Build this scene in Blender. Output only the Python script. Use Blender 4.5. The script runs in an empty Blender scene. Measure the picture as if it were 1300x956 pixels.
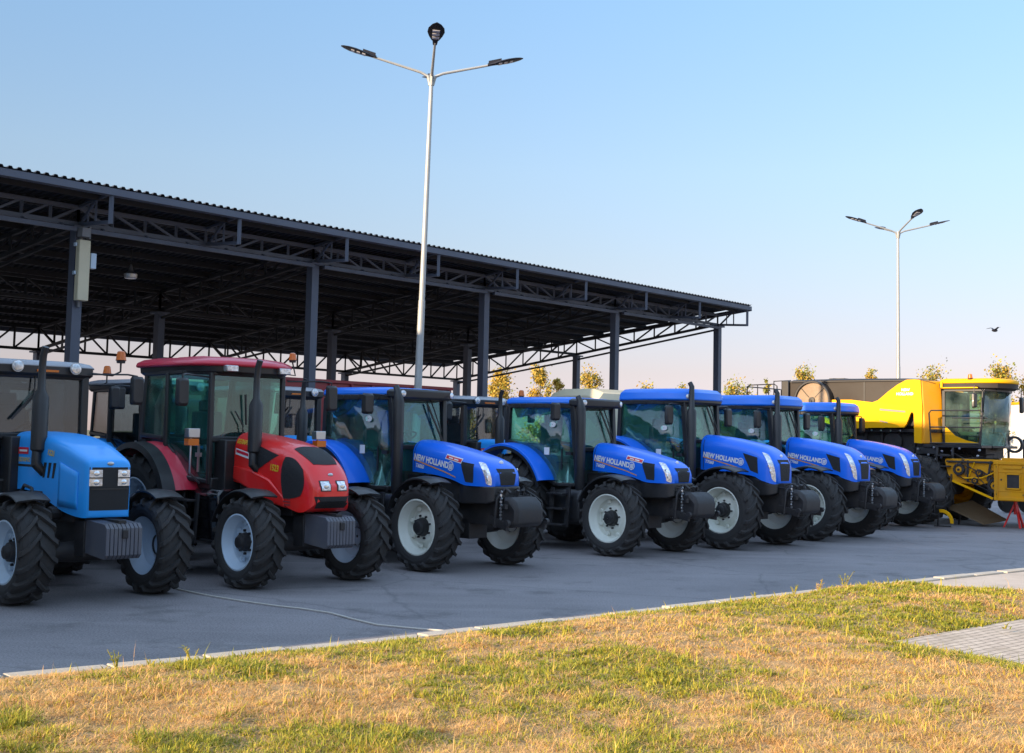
import bpy, math, random
import numpy as np
from mathutils import Vector, Matrix, noise
from mathutils.bvhtree import BVHTree
random.seed(7); rng = np.random.default_rng(7)
S = bpy.context.scene
COL = S.collection
R = math.radians
sin, cos, pi = math.sin, math.cos, math.pi

# ------------------------------------------------------------------ materials
def nmat(name):
    m = bpy.data.materials.new(name); m.use_nodes = True
    nt = m.node_tree; b = nt.nodes['Principled BSDF']
    return m, nt, b
def mixc(nt, fac, a, b):
    n = nt.nodes.new('ShaderNodeMix'); n.data_type = 'RGBA'
    if isinstance(fac, float): n.inputs[0].default_value = fac
    else: nt.links.new(fac, n.inputs[0])
    for k, v in ((6, a), (7, b)):
        if isinstance(v, (tuple, list)): n.inputs[k].default_value = (*v[:3], 1)
        else: nt.links.new(v, n.inputs[k])
    return n.outputs[2]
def tex_noise(nt, scale, detail=4, rough=.6, co=None):
    n = nt.nodes.new('ShaderNodeTexNoise'); n.inputs['Scale'].default_value = scale
    n.inputs['Detail'].default_value = detail; n.inputs['Roughness'].default_value = rough
    if co is None:
        tc = nt.nodes.new('ShaderNodeTexCoord'); co = tc.outputs['Object']
    nt.links.new(co, n.inputs['Vector'])
    return n.outputs['Fac']
def ramp(nt, fac, p0, p1, c0=(0, 0, 0), c1=(1, 1, 1)):
    n = nt.nodes.new('ShaderNodeValToRGB'); nt.links.new(fac, n.inputs[0])
    n.color_ramp.elements[0].position = p0; n.color_ramp.elements[1].position = p1
    n.color_ramp.elements[0].color = (*c0, 1); n.color_ramp.elements[1].color = (*c1, 1)
    return n.outputs[0]
def bump(nt, b, h, strength, dist=.01):
    n = nt.nodes.new('ShaderNodeBump'); n.inputs['Strength'].default_value = strength
    n.inputs['Distance'].default_value = dist
    nt.links.new(h, n.inputs['Height']); nt.links.new(n.outputs[0], b.inputs['Normal'])
def simple(name, col, rough=.5, metal=0., coat=0., dust=0., dcol=(.30, .27, .22), dscale=3., bmp=0., bscale=60.):
    m, nt, b = nmat(name)
    b.inputs['Roughness'].default_value = rough; b.inputs['Metallic'].default_value = metal
    b.inputs['Coat Weight'].default_value = coat; b.inputs['Coat Roughness'].default_value = .08
    if dust > 0:
        f = ramp(nt, tex_noise(nt, dscale, 6), .42, .75)
        mm = nt.nodes.new('ShaderNodeMath'); mm.operation = 'MULTIPLY'; mm.inputs[1].default_value = dust
        nt.links.new(f, mm.inputs[0])
        nt.links.new(mixc(nt, mm.outputs[0], col, dcol), b.inputs['Base Color'])
        r2 = nt.nodes.new('ShaderNodeMath'); r2.operation = 'ADD'; r2.inputs[1].default_value = rough
        nt.links.new(mm.outputs[0], r2.inputs[0]); nt.links.new(r2.outputs[0], b.inputs['Roughness'])
    else: b.inputs['Base Color'].default_value = (*col, 1)
    if bmp: bump(nt, b, tex_noise(nt, bscale, 3), bmp)
    return m
M = {}
M['nhblue'] = simple('royal_blue_paint', (.0, .155, .86), .42, 0, .35, .03)
M['nhroof'] = simple('roof_blue_paint', (.0, .18, .84), .42, 0, .3, .04)
M['skyblue'] = simple('light_blue_paint', (.02, .36, .96), .42, 0, .3, .04)
M['red'] = simple('red_paint', (.84, .012, .010), .38, 0, .6, .10)
M['redroof'] = simple('red_roof_paint', (.62, .025, .06), .40, 0, .4, .10)
M['darkred'] = simple('faded_red_paint', (.33, .02, .03), .5, 0, .2, .2)
M['yellow'] = simple('yellow_paint', (.84, .42, .0), .6, 0, .0, .02, (.5, .35, .05))
M['ochre'] = simple('dusty_yellow_paint', (.66, .30, .006), .6, 0, .0, .3, (.35, .22, .10))
for k_ in ('yellow', 'ochre'): M[k_].node_tree.nodes['Principled BSDF'].inputs['Specular IOR Level'].default_value = .2
M['orange'] = simple('shaded_yellow_and_amber', (.80, .34, .004), .42, 0, .4, .06)  # combine yellow darkened for its less sunlit shoulders; plain amber on trailer rail
M['black'] = simple('black_plastic', (.018, .018, .020), .42, 0, .1, .12, (.12, .11, .10))
M['gloss'] = simple('black_gloss', (.008, .008, .010), .15, 0, .8)
M['iron'] = simple('dark_cast_iron', (.028, .027, .030), .5, .3, 0, .25, (.12, .10, .08), 8, .3)
M['weight'] = simple('grey_painted_iron', (.10, .105, .13), .5, .2, 0, .2, bmp=.3)
M['tyre'] = simple('tyre_rubber', (.028, .027, .028), .78, 0, 0, .30, (.085, .075, .065), 5, .5, 90)
M['rim'] = simple('off_white_rim_paint', (.76, .78, .70), .4, 0, .3, .18)
M['rimblue'] = simple('pale_blue_rim_paint', (.50, .62, .74), .4, 0, .3, .15)
M['steel'] = simple('bright_steel', (.55, .56, .58), .3, .9, 0, .1)
M['galv'] = simple('galvanised_steel', (.40, .41, .40), .5, .5, 0, .25, (.35, .34, .33), 5)
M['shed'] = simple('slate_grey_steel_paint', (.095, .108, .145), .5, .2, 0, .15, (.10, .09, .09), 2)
M['sheddark'] = simple('shaded_brown_steel_paint', (.022, .021, .024), .6, .1, 0, .2, (.05, .04, .035), 2)  # brown steel paint, darkened to stand for shade under the roof
M['roofsheet'] = simple('grey_profiled_sheet', (.045, .048, .058), .5, .3, 0, .2, (.10, .09, .08), .7)
M['lampdark'] = simple('dark_lamp_housing', (.02, .018, .022), .4, .2)
M['led'] = simple('led_lens', (.55, .55, .60), .2, 0, .5)
M['cream'] = simple('cream_paint', (.62, .55, .38), .5, 0, .1, .15)
M['white'] = simple('white_paint', (.80, .80, .78), .45, 0, .2, .1)
M['pale'] = simple('pale_grey_roof_paint', (.34, .36, .40), .45, 0, .2, .3)
M['grey'] = simple('grey_plastic', (.20, .20, .21), .55, 0, 0, .2)
M['tank'] = simple('dusty_dark_panel', (.020, .014, .010), .6, 0, .0, .12, (.08, .05, .03), 1.2)
M['screen'] = simple('perforated_screen', (.30, .22, .15), .6, .3, 0, .3, (.36, .27, .18), 2, .6, 200)
M['seat'] = simple('seat_cloth', (.06, .09, .11), .8)
M['inner'] = simple('cab_lining', (.12, .14, .14), .8)
M['txtwhite'] = simple('white_lettering', (.82, .82, .82), .4)
M['txtgold'] = simple('yellow_lettering', (.80, .55, .03), .4)
M['txtred'] = simple('red_sticker', (.70, .02, .05), .4)
M['stripe'] = simple('gold_stripe', (.75, .32, .06), .4)
M['chrome'] = simple('lamp_reflector', (.85, .86, .88), .18, .8, .6, 0)
M['meshgrille'] = simple('mesh_grille', (.010, .010, .012), .6, 0, 0, .15, (.05, .05, .05), 30, .8, 300)
M['rust'] = simple('weathered_board', (.10, .06, .025), .7, 0, 0, .4, (.12, .08, .05), 4)
def beacon_mat():
    m, nt, b = nmat('amber_lens'); b.inputs['Base Color'].default_value = (.95, .22, .01, 1)
    b.inputs['Roughness'].default_value = .25; b.inputs['Transmission Weight'].default_value = .35
    b.inputs['Coat Weight'].default_value = .5
    return m
M['amber'] = beacon_mat()
def lamp_glass():
    m, nt, b = nmat('lamp_lens'); b.inputs['Base Color'].default_value = (.78, .80, .84, 1)
    b.inputs['Roughness'].default_value = .12; b.inputs['Metallic'].default_value = .55
    n1 = tex_noise(nt, 26, 2, .5)
    nt.links.new(ramp(nt, n1, .40, .62, (.60, .61, .64), (.92, .93, .95)), b.inputs['Base Color'])
    bump(nt, b, n1, .35, .01)
    return m
M['lens'] = lamp_glass()
def glass(name, tint, gl=.10, film=(.28, .36, .35), fa=.22):
    m = bpy.data.materials.new(name); m.use_nodes = True; nt = m.node_tree; nt.nodes.clear()
    o = nt.nodes.new('ShaderNodeOutputMaterial'); t = nt.nodes.new('ShaderNodeBsdfTransparent')
    g = nt.nodes.new('ShaderNodeBsdfGlossy'); g.inputs['Roughness'].default_value = .03
    t.inputs['Color'].default_value = (*tint, 1)
    lw = nt.nodes.new('ShaderNodeLayerWeight'); lw.inputs['Blend'].default_value = .25
    mr = nt.nodes.new('ShaderNodeMapRange'); mr.inputs['To Min'].default_value = gl; mr.inputs['To Max'].default_value = .9
    nt.links.new(lw.outputs['Fresnel'], mr.inputs['Value'])
    # dusty film
    d = nt.nodes.new('ShaderNodeBsdfDiffuse'); d.inputs['Color'].default_value = (*film, 1)
    f = ramp(nt, tex_noise(nt, 1.6, 5), .35, .8)
    mu = nt.nodes.new('ShaderNodeMath'); mu.operation = 'MULTIPLY'; mu.inputs[1].default_value = fa
    nt.links.new(f, mu.inputs[0])
    m0 = nt.nodes.new('ShaderNodeMixShader'); nt.links.new(mu.outputs[0], m0.inputs[0])
    nt.links.new(t.outputs[0], m0.inputs[1]); nt.links.new(d.outputs[0], m0.inputs[2])
    mx = nt.nodes.new('ShaderNodeMixShader'); nt.links.new(mr.outputs[0], mx.inputs[0])
    nt.links.new(m0.outputs[0], mx.inputs[1]); nt.links.new(g.outputs[0], mx.inputs[2])
    nt.links.new(mx.outputs[0], o.inputs[0]); return m
M['teal'] = glass('teal_tinted_glass', (.66, .95, .90), .07, (.18, .52, .49), .12)
M['clear'] = glass('smoky_clear_glass', (.72, .78, .80), .07, (.25, .27, .30), .07)
M['cabgreen'] = glass('green_cab_glass', (.74, .88, .74), .07)

# ------------------------------------------------------------------ mesh builder
class MB:
    def __init__(s): s.v = []; s.f = []; s.m = []; s.k = 0
    def add(s, vs, fs):
        n = len(s.v); s.v += [tuple(v) for v in vs]
        for f in fs: s.f.append([i + n for i in f]); s.m.append(s.k)
        return s
    def loft(s, rings, closed=True, cap0=True, cap1=True):
        n = len(rings[0]); vs = [p for r in rings for p in r]; fs = []
        for i in range(len(rings) - 1):
            for j in range(n if closed else n - 1):
                a = i * n + j; b = i * n + (j + 1) % n
                fs.append((a, b, b + n, a + n))
        if cap0: fs.append(tuple(range(n - 1, -1, -1)))
        if cap1: fs.append(tuple(range((len(rings) - 1) * n, len(rings) * n)))
        return s.add(vs, fs)
    def box(s, x0, x1, y0, y1, z0, z1):
        return s.loft([[(x0, y0, z), (x1, y0, z), (x1, y1, z), (x0, y1, z)] for z in (z0, z1)])
    def prism(s, pts, ax, a, b):
        f = {'y': lambda p, q: (p[0], q, p[1]), 'x': lambda p, q: (q, p[0], p[1]), 'z': lambda p, q: (p[0], p[1], q)}[ax]
        return s.loft([[f(p, a) for p in pts], [f(p, b) for p in pts]])
    def bar(s, p0, p1, w, h=None, up=(0, 0, 1)):
        h = w if h is None else h; p0 = Vector(p0); p1 = Vector(p1); d = (p1 - p0)
        if d.length < 1e-6: return s
        d.normalize(); u = Vector(up)
        if abs(d.dot(u)) > .98: u = Vector((1, 0, 0))
        a = d.cross(u).normalized(); b = a.cross(d)
        return s.loft([[p + a * (i * w / 2) + b * (j * h / 2) for i, j in ((-1, -1), (1, -1), (1, 1), (-1, 1))] for p in (p0, p1)])
    def tube(s, path, r, n=8, cap=True):
        path = [Vector(p) for p in path]; L = len(path); rr = r if isinstance(r, (list, tuple)) else [r] * L
        d0 = (path[1] - path[0]).normalized(); u = Vector((0, 0, 1)) if abs(d0.z) < .9 else Vector((1, 0, 0))
        a = d0.cross(u).normalized(); rings = []
        for i, p in enumerate(path):
            d = (path[min(i + 1, L - 1)] - path[max(i - 1, 0)]).normalized()
            a = (a - d * a.dot(d)).normalized(); b = d.cross(a)
            rings.append([p + (a * cos(2 * pi * k / n) + b * sin(2 * pi * k / n)) * rr[i] for k in range(n)])
        return s.loft(rings, True, cap, cap)
    def lathe(s, prof, c, ax='y', n=32, sgn=1, cap=False, ph=0):
        c = Vector(c); rings = []
        for o, r in prof:
            ring = []
            for k in range(n):
                t = 2 * pi * k / n + ph; a, b = r * cos(t), r * sin(t)
                ring.append(c + {'y': Vector((a, sgn * o, b)), 'z': Vector((a, b, o)), 'x': Vector((o, a, b))}[ax])
            rings.append(ring)
        return s.loft(rings, True, cap, cap)
    def sph(s, c, r, n=10, m=6, sc=(1, 1, 1)):
        rings = []
        for i in range(m + 1):
            t = pi * i / m; q = max(sin(t), .02)
            rings.append([(c[0] + r * sc[0] * q * cos(2 * pi * k / n), c[1] + r * sc[1] * q * sin(2 * pi * k / n), c[2] - r * sc[2] * cos(t)) for k in range(n)])
        return s.loft(rings)
    def slab(s, out, levels):
        cx = sum(p[0] for p in out) / len(out); cy = sum(p[1] for p in out) / len(out)
        rings = []
        for z, ins in levels:
            ring = []
            for x, y in out:
                d = math.hypot(x - cx, y - cy) or 1; q = max(0, 1 - ins / d)
                ring.append((cx + (x - cx) * q, cy + (y - cy) * q, z))
            rings.append(ring)
        return s.loft(rings)
    def build(s, name, mat, parent=None, bevel=0, flat=False, ang=35, solid=0, seg=2):
        me = bpy.data.meshes.new(name); me.from_pydata(s.v, [], s.f); me.validate()
        for mm in (mat if isinstance(mat, (list, tuple)) else [mat]): me.materials.append(mm)
        if isinstance(mat, (list, tuple)):
            for p, k in zip(me.polygons, s.m): p.material_index = k
        me.update()
        import bmesh
        bm = bmesh.new(); bm.from_mesh(me); bmesh.ops.recalc_face_normals(bm, faces=bm.faces); bm.to_mesh(me); bm.free()
        if not flat:
            me.shade_smooth(); me.set_sharp_from_angle(angle=R(ang))
        o = bpy.data.objects.new(name, me); COL.objects.link(o)
        if parent: o.parent = parent
        if solid:
            md = o.modifiers.new('s', 'SOLIDIFY'); md.thickness = solid; md.offset = 0
        if bevel:
            md = o.modifiers.new('b', 'BEVEL'); md.width = bevel; md.segments = seg; md.limit_method = 'ANGLE'; md.angle_limit = R(40)
            md.harden_normals = False
        return o
def tag(o, label=None, cat=None, group=None, kind=None):
    if label: o['label'] = label
    if cat: o['category'] = cat
    if group: o['group'] = group
    if kind: o['kind'] = kind
    return o
def thing(name, label, cat, loc, rz=0, group=None):
    o = bpy.data.objects.new(name, None); COL.objects.link(o); o.empty_display_size = .2
    o.location = loc; o.rotation_euler = (0, 0, rz); tag(o, label, cat, group); return o
def copy_tree(o, parent=None):
    c = o.copy(); COL.objects.link(c)
    c.parent = parent
    for ch in list(o.children): copy_tree(ch, c)
    return c
def place_copy(o, loc, rz, label, group=None):
    c = copy_tree(o); c.location = loc; c.rotation_euler = (0, 0, rz); c['label'] = label
    if group: c['group'] = group
    return c
def lerp(a, b, t): return a + (b - a) * t
def interp(tab, x):
    xs = [t[0] for t in tab]
    return float(np.interp(x, xs, [t[1] for t in tab]))
def smooth_interp(tab, x):
    # Catmull-Rom style interpolation on tuples (x, a, b, ...)
    n = len(tab)
    for i in range(n - 1):
        if x <= tab[i + 1][0] or i == n - 2: break
    p1, p2 = tab[i], tab[i + 1]; p0 = tab[max(i - 1, 0)]; p3 = tab[min(i + 2, n - 1)]
    h = p2[0] - p1[0]; t = min(max((x - p1[0]) / h, 0), 1); out = []
    for k in range(1, len(p1)):
        m1 = (p2[k] - p0[k]) / (p2[0] - p0[0]) * h; m2 = (p3[k] - p1[k]) / (p3[0] - p1[0]) * h
        out.append((2 * t**3 - 3 * t**2 + 1) * p1[k] + (t**3 - 2 * t**2 + t) * m1 + (-2 * t**3 + 3 * t**2) * p2[k] + (t**3 - t**2) * m2)
    return out
_tc = {}
def text_geo(txt, size, bold=.0):
    key = (txt, size, bold)
    if key in _tc: return _tc[key]
    cu = bpy.data.curves.new('t', 'FONT'); cu.body = txt; cu.size = size; cu.align_x = 'CENTER'; cu.align_y = 'CENTER'
    cu.offset = bold; cu.resolution_u = 3
    o = bpy.data.objects.new('t', cu); COL.objects.link(o)
    bpy.context.view_layer.update()
    dg = bpy.context.evaluated_depsgraph_get(); me = o.evaluated_get(dg).to_mesh()
    vs = [tuple(v.co)[:2] for v in me.vertices]; fs = [tuple(p.vertices) for p in me.polygons]
    o.evaluated_get(dg).to_mesh_clear(); bpy.data.objects.remove(o); bpy.data.curves.remove(cu)
    _tc[key] = (vs, fs); return _tc[key]

# --- surface shapes laid on a curved body -----------------------------------
class Skin:
    def __init__(s, mb): s.b = BVHTree.FromPolygons([Vector(v) for v in mb.v], mb.f)
    def hit(s, mode, a, z, off):
        if mode == 'R': o, d = (a, -5, z), (0, 1, 0)
        elif mode == 'L': o, d = (a, 5, z), (0, -1, 0)
        elif mode == 'F': o, d = (5, a, z), (-1, 0, 0)
        elif mode == 'T': o, d = (a, z, 5), (0, 0, -1)
        elif mode == 'RD': q = .7071; o, d = (q * 4 + a * q, -q * 4 + a * q, z), (-q, q, 0)      # from front-right, a grows forward-left
        elif mode == 'LD': q = .7071; o, d = (q * 4 + a * q, q * 4 - a * q, z), (-q, -q, 0)
        d = Vector(d); p, nrm, i, dist = s.b.ray_cast(Vector(o), d)
        if p is None: return None
        if nrm.dot(d) > 0: nrm = -nrm
        return p + nrm * off
    def patch(s, mb, mode, q, off=.006, n=8, m=8, thick=.02, bulge=(0, 0, 0, 0)):
        # q: four (a,z) corners, order around; bulge: outward bow of edges 01,12,32(top..),03
        grid = []
        for i in range(n + 1):
            row = []
            for j in range(m + 1):
                u, v = i / n, j / m
                a = lerp(lerp(q[0][0], q[1][0], u), lerp(q[3][0], q[2][0], u), v)
                z = lerp(lerp(q[0][1], q[1][1], u), lerp(q[3][1], q[2][1], u), v)
                bu = 4 * u * (1 - u); bv = 4 * v * (1 - v)
                z += -bulge[0] * bu * (1 - v) + bulge[2] * bu * v; a += bulge[1] * bv * u - bulge[3] * bv * (1 - u)
                p = s.hit(mode, a, z, off)
                row.append(p)
            grid.append(row)
        ok = [[p is not None for p in r] for r in grid]
        idx = {}; vs = []; fs = []
        for i in range(n + 1):
            for j in range(m + 1):
                if ok[i][j]: idx[i, j] = len(vs); vs.append(grid[i][j])
        for i in range(n):
            for j in range(m):
                k = [(i, j), (i + 1, j), (i + 1, j + 1), (i, j + 1)]
                if all(x in idx for x in k): fs.append([idx[x] for x in k])
        mb.add(vs, fs)
    def text(s, mb, mode, txt, size, a, z, off=.007, bold=.004, rot=0, sx=1, flip=1, shear=0):
        vs, fs = text_geo(txt, size, bold); out = []
        for x, y in vs:
            x = x * sx + y * shear
            X = x * cos(rot) - y * sin(rot); Y = x * sin(rot) + y * cos(rot)
            p = s.hit(mode, a + flip * X, z + Y, off)
            out.append(p if p is not None else Vector((a, 0, z)))
        mb.add(out, fs)

# ------------------------------------------------------------------ wheels
def tyre_mb(c, Rr, w, rr, nl, side, lug=.045):
    """agricultural tyre: carcass + chevron lugs.  c centre, Rr outer radius, w width, rr rim radius"""
    mb = MB(); h = w / 2; R0 = Rr - lug
    prof = [(-h * .86, rr), (-h * .98, rr + .04), (-h * 1.04, lerp(rr, R0, .45)), (-h * 1.0, lerp(rr, R0, .75)), (-h * .90, R0 - .028), (-h * .6, R0 - .006), (-h * .25, R0), (0, R0)]
    prof = prof + [(-o, r) for o, r in prof[-2::-1]]
    mb.lathe(prof, c, 'y', 56)
    def surf(u):  # u 0 centre, 1 shoulder, >1 sidewall ; returns lateral, radius
        tab = [(0, 0, R0), (.25, h * .25, R0), (.6, h * .6, R0 - .006), (.9, h * .90, R0 - .028), (1.0, h * 1.0, R0 - .06), (1.25, h * 1.035, lerp(rr, R0, .66))]
        xs = [t[0] for t in tab]
        return float(np.interp(u, xs, [t[1] for t in tab])), float(np.interp(u, xs, [t[2] for t in tab]))
    for sd in (-1, 1):
        for k in range(nl):
            th0 = 2 * pi * (k + (.5 if sd > 0 else 0)) / nl
            rings = []
            for u, hh in ((-.06, lug), (.3, lug), (.65, lug), (.92, lug * .98), (1.04, lug * .75), (1.22, .004)):
                y, r = surf(max(u, 0)); y = y if u >= 0 else u * h
                th = th0 - .36 * (max(u, 0) ** .85) * (.68 / Rr)
                wb = (.046 if u < 1.1 else .05) * (1 + .15 * (Rr > .8)); wt = wb * .62
                ln = .0 if u <= .9 else (hh * .6)
                y2 = y + ln
                top = r + hh if u < 1.0 else r + hh * .35
                if u >= 1.0: y2 = y + .03 * (1 if u < 1.1 else .12)
                q = []
                for (ww, rad, yy) in ((-wb, r - .012, y), (-wt, top, y2), (wt, top, y2), (wb, r - .012, y)):
                    t = th + ww / Rr
                    q.append((c[0] + rad * cos(t), c[1] + sd * yy, c[2] + rad * sin(t)))
                rings.append(q)
            mb.loft(rings)
    return mb
def make_wheel(parent, name, c, Rr, w, rr, nl, side, mrim, hub='planet', hubmat=None):
    """side -1: right wheel (outward -y)"""
    m = MB(); h = w / 2
    p = [(h * .90, rr + .012), (h * .92, rr - .008), (h * .80, rr - .022), (h * .55, rr - .035), (h * .30, rr - .075), (-h * .1, rr - .085), (-h * .15, rr - .10),
         (-h * .02, rr * .62), (h * .20, rr * .52), (h * .24, rr * .40), (h * .2, .02)]
    m.lathe(p, c, 'y', 40, side)
    m.lathe([(-h * .15, rr - .10), (-h * .5, rr - .07), (-h * .9, rr + .0)], c, 'y', 40, side)
    # stiffening bosses on the disc
    for k in range(8):
        t = 2 * pi * k / 8 + .2
        a = (c[0] + cos(t) * rr * .72, c[1] + side * h * .0, c[2] + sin(t) * rr * .72)
        m.lathe([(-.005, .045), (.03, .035), (.034, .005)], a, 'y', 8, side)
    wh = m.build(name, mrim, parent, ang=30)
    tyre_mb(c, Rr, w, rr, nl, side).build('tyre', M['tyre'], wh, flat=True)
    k = MB(); hr = rr * .34
    k.lathe([(h * .1, hr * 1.05), (h * .34, hr), (h * .62, hr * .9), (h * .66, hr * .72), (h * .84, hr * .62), (h * .88, hr * .5), (h * .88, .005)], c, 'y', 24, side)
    for j in range(8):
        t = 2 * pi * j / 8
        a = (c[0] + cos(t) * hr * 1.22, c[1] + side * h * .22, c[2] + sin(t) * hr * 1.22)
        k.lathe([(0, .018), (.035, .018), (.036, .004)], a, 'y', 6, side)
    k.build('hub', hubmat or M['black'], wh, ang=30)
    return wh
def arc_fender(c, r, a0, a1, y0, y1, th=.02, n=16, lip=.05, drop=0):
    """curved mudguard; y0 inner, y1 outer"""
    mb = MB(); rings = []; sg = 1 if y1 > y0 else -1
    for i in range(n + 1):
        a = R(lerp(a0, a1, i / n))
        def P(rad, y): return (c[0] + rad * cos(a), y, c[2] + rad * sin(a))
        e = .03 * sg
        rings.append([P(r, y0), P(r + .02, lerp(y0, y1, .5)), P(r, y1 - e), P(r - .015, y1), P(r - lip, y1), P(r - lip, y1 - sg * .012), P(r - th - .01, y1 - e), P(r - th + .02, lerp(y0, y1, .5)), P(r - th, y0)])
    mb.loft(rings); return mb
def beacon(parent, c, s=1.):
    b = MB(); b.lathe([(0, .055 * s), (.03 * s, .06 * s), (.04 * s, .075 * s)], c, 'z', 14, cap=True)
    o = b.build('beacon', M['black'], parent)
    g = MB(); g.lathe([(.04 * s, .07 * s), (.15 * s, .052 * s), (.165 * s, .03 * s)], c, 'z', 14, cap=True)
    g.build('beacon_lens', M['amber'], o); return o
def mirror(parent, c, w, h, root_pt, rz=.0):
    b = MB(); x, y, z = c
    out = [(y + w / 2 * sx * q, z + h / 2 * sz * p) for sx, sz, q, p in ((-1, -1, .75, 1), (1, -1, .75, 1), (1, -1, 1, .85), (1, 1, 1, .85), (1, 1, .75, 1), (-1, 1, .75, 1), (-1, 1, 1, .85), (-1, -1, 1, .85))]
    b.loft([[(x + d, y + (py - y) * q, z + (pz - z) * q) for py, pz in out] for d, q in ((-.03, 1), (.03, .98), (.06, .8))])
    o = b.build('mirror', M['black'], parent, bevel=.006)
    g = MB(); g.box(x - .034, x - .031, y - w * .4, y + w * .4, z - h * .42, z + h * .42); g.build('mirror_glass', M['chrome'], o)
    t = MB(); t.tube([root_pt, (lerp(root_pt[0], x, .6), lerp(root_pt[1], y, .8), root_pt[2] + .02), (x, y, root_pt[2]), (x, y, z + h * .3)], .014, 6)
    t.build('mirror_arm', M['black'], o); return o
def round_lamp(parent, c, r, d=(1, 0, 0), housing='steel'):
    d = Vector(d).normalized(); c = Vector(c)
    b = MB(); b.tube([c - d * r * .9, c - d * r * .5, c], [r * .45, r * .9, r], 14)
    o = b.build('work_light', M[housing], parent)
    g = MB(); g.tube([c + d * .001, c + d * .012, c + d * .02], [r * .9, r * .8, r * .4], 14); g.build('lens', M['lens'], o)
    return o
def frame_bars(mb, pts, w, h=None, closed=True):
    n = len(pts)
    for i in range(n if closed else n - 1): mb.bar(pts[i], pts[(i + 1) % n], w, h or w)
def panel(mb, pts, th=.008):
    """thin solid glass pane through 3-D points (kept roughly planar)"""
    P = [Vector(p) for p in pts]; c = sum(P, Vector()) / len(P); n = Vector()
    for i in range(len(P)): n += (P[i] - c).cross(P[(i + 1) % len(P)] - c)
    n.normalize(); n *= th / 2
    k = len(P)
    mb.loft([[p - n for p in P], [p + n for p in P]])
def hood_mb(tab, nexp=3.0, k=28, n=44, low_in=.0):
    """tab rows: x, halfwidth, ztop, zshoulder, zbottom"""
    mb = MB(); rings = []; x0, x1 = tab[0][0], tab[-1][0]
    for i in range(n + 1):
        t = i / n; t = 1 - (1 - t) ** 1.6
        x = lerp(x0, x1, t); w, zt, zs, zb = smooth_interp(tab, x); ring = [(x, -w + low_in, zb)]
        for j in range(k + 1):
            a = pi * j / k; ca, sa = -cos(a), sin(a)
            y = w * (abs(ca) ** (2 / nexp)) * (1 if ca > 0 else -1); z = zs + (zt - zs) * (abs(sa) ** (2 / nexp))
            ring.append((x, y, z))
        ring.append((x, w - low_in, zb)); rings.append(ring)
    # rounded nose cap
    w, zt, zs, zb = smooth_interp(tab, x1); base = rings[-1]; cz = (zt + zb) / 2
    for sc, dx in ((.97, .012), (.90, .024), (.6, .030), (.25, .032)):
        rings.append([(x1 + dx, y * sc, cz + (z - cz) * sc) for x, y, z in base])
    mb.loft(rings); return mb
def interior(cab, x, z, w=.0, lever=True):
    s = MB(); s.box(x - .28, x + .22, -.25, .25, z, z + .13); s.box(x - .36, x - .22, -.24, .24, z + .05, z + .78); s.box(x - .36, x - .25, -.13, .13, z + .78, z + .95)
    s.box(x - .15, x + .2, -.36, -.28, z + .2, z + .27); s.box(x - .1, x + .1, -.12, .12, z - .4, z)
    s.build('seat', M['seat'], cab, bevel=.03)
    d = MB(); d.loft([[(x + .55, -.16, z - .4), (x + .8, -.2, z - .4), (x + .8, .2, z - .4), (x + .55, .16, z - .4)], [(x + .62, -.2, z + .32), (x + .78, -.24, z + .36), (x + .78, .24, z + .36), (x + .62, .2, z + .32)]])
    d.build('dashboard', M['inner'], cab, bevel=.02)
    t = MB(); c = Vector((x + .50, 0, z + .45)); u = Vector((-.45, 0, .9)).normalized(); a = Vector((0, 1, 0)); b = u.cross(a)
    t.tube([c + (a * cos(q) + b * sin(q)) * .2 for q in [2 * pi * i / 20 for i in range(21)]], .016, 6)
    for q in (0, 2.1, 4.2): t.tube([c, c + (a * cos(q) + b * sin(q)) * .2], .012, 5)
    t.tube([c, (x + .66, 0, z + .2)], .025, 6); t.build('steering_wheel', M['black'], cab)

exec_parts = True
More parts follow.
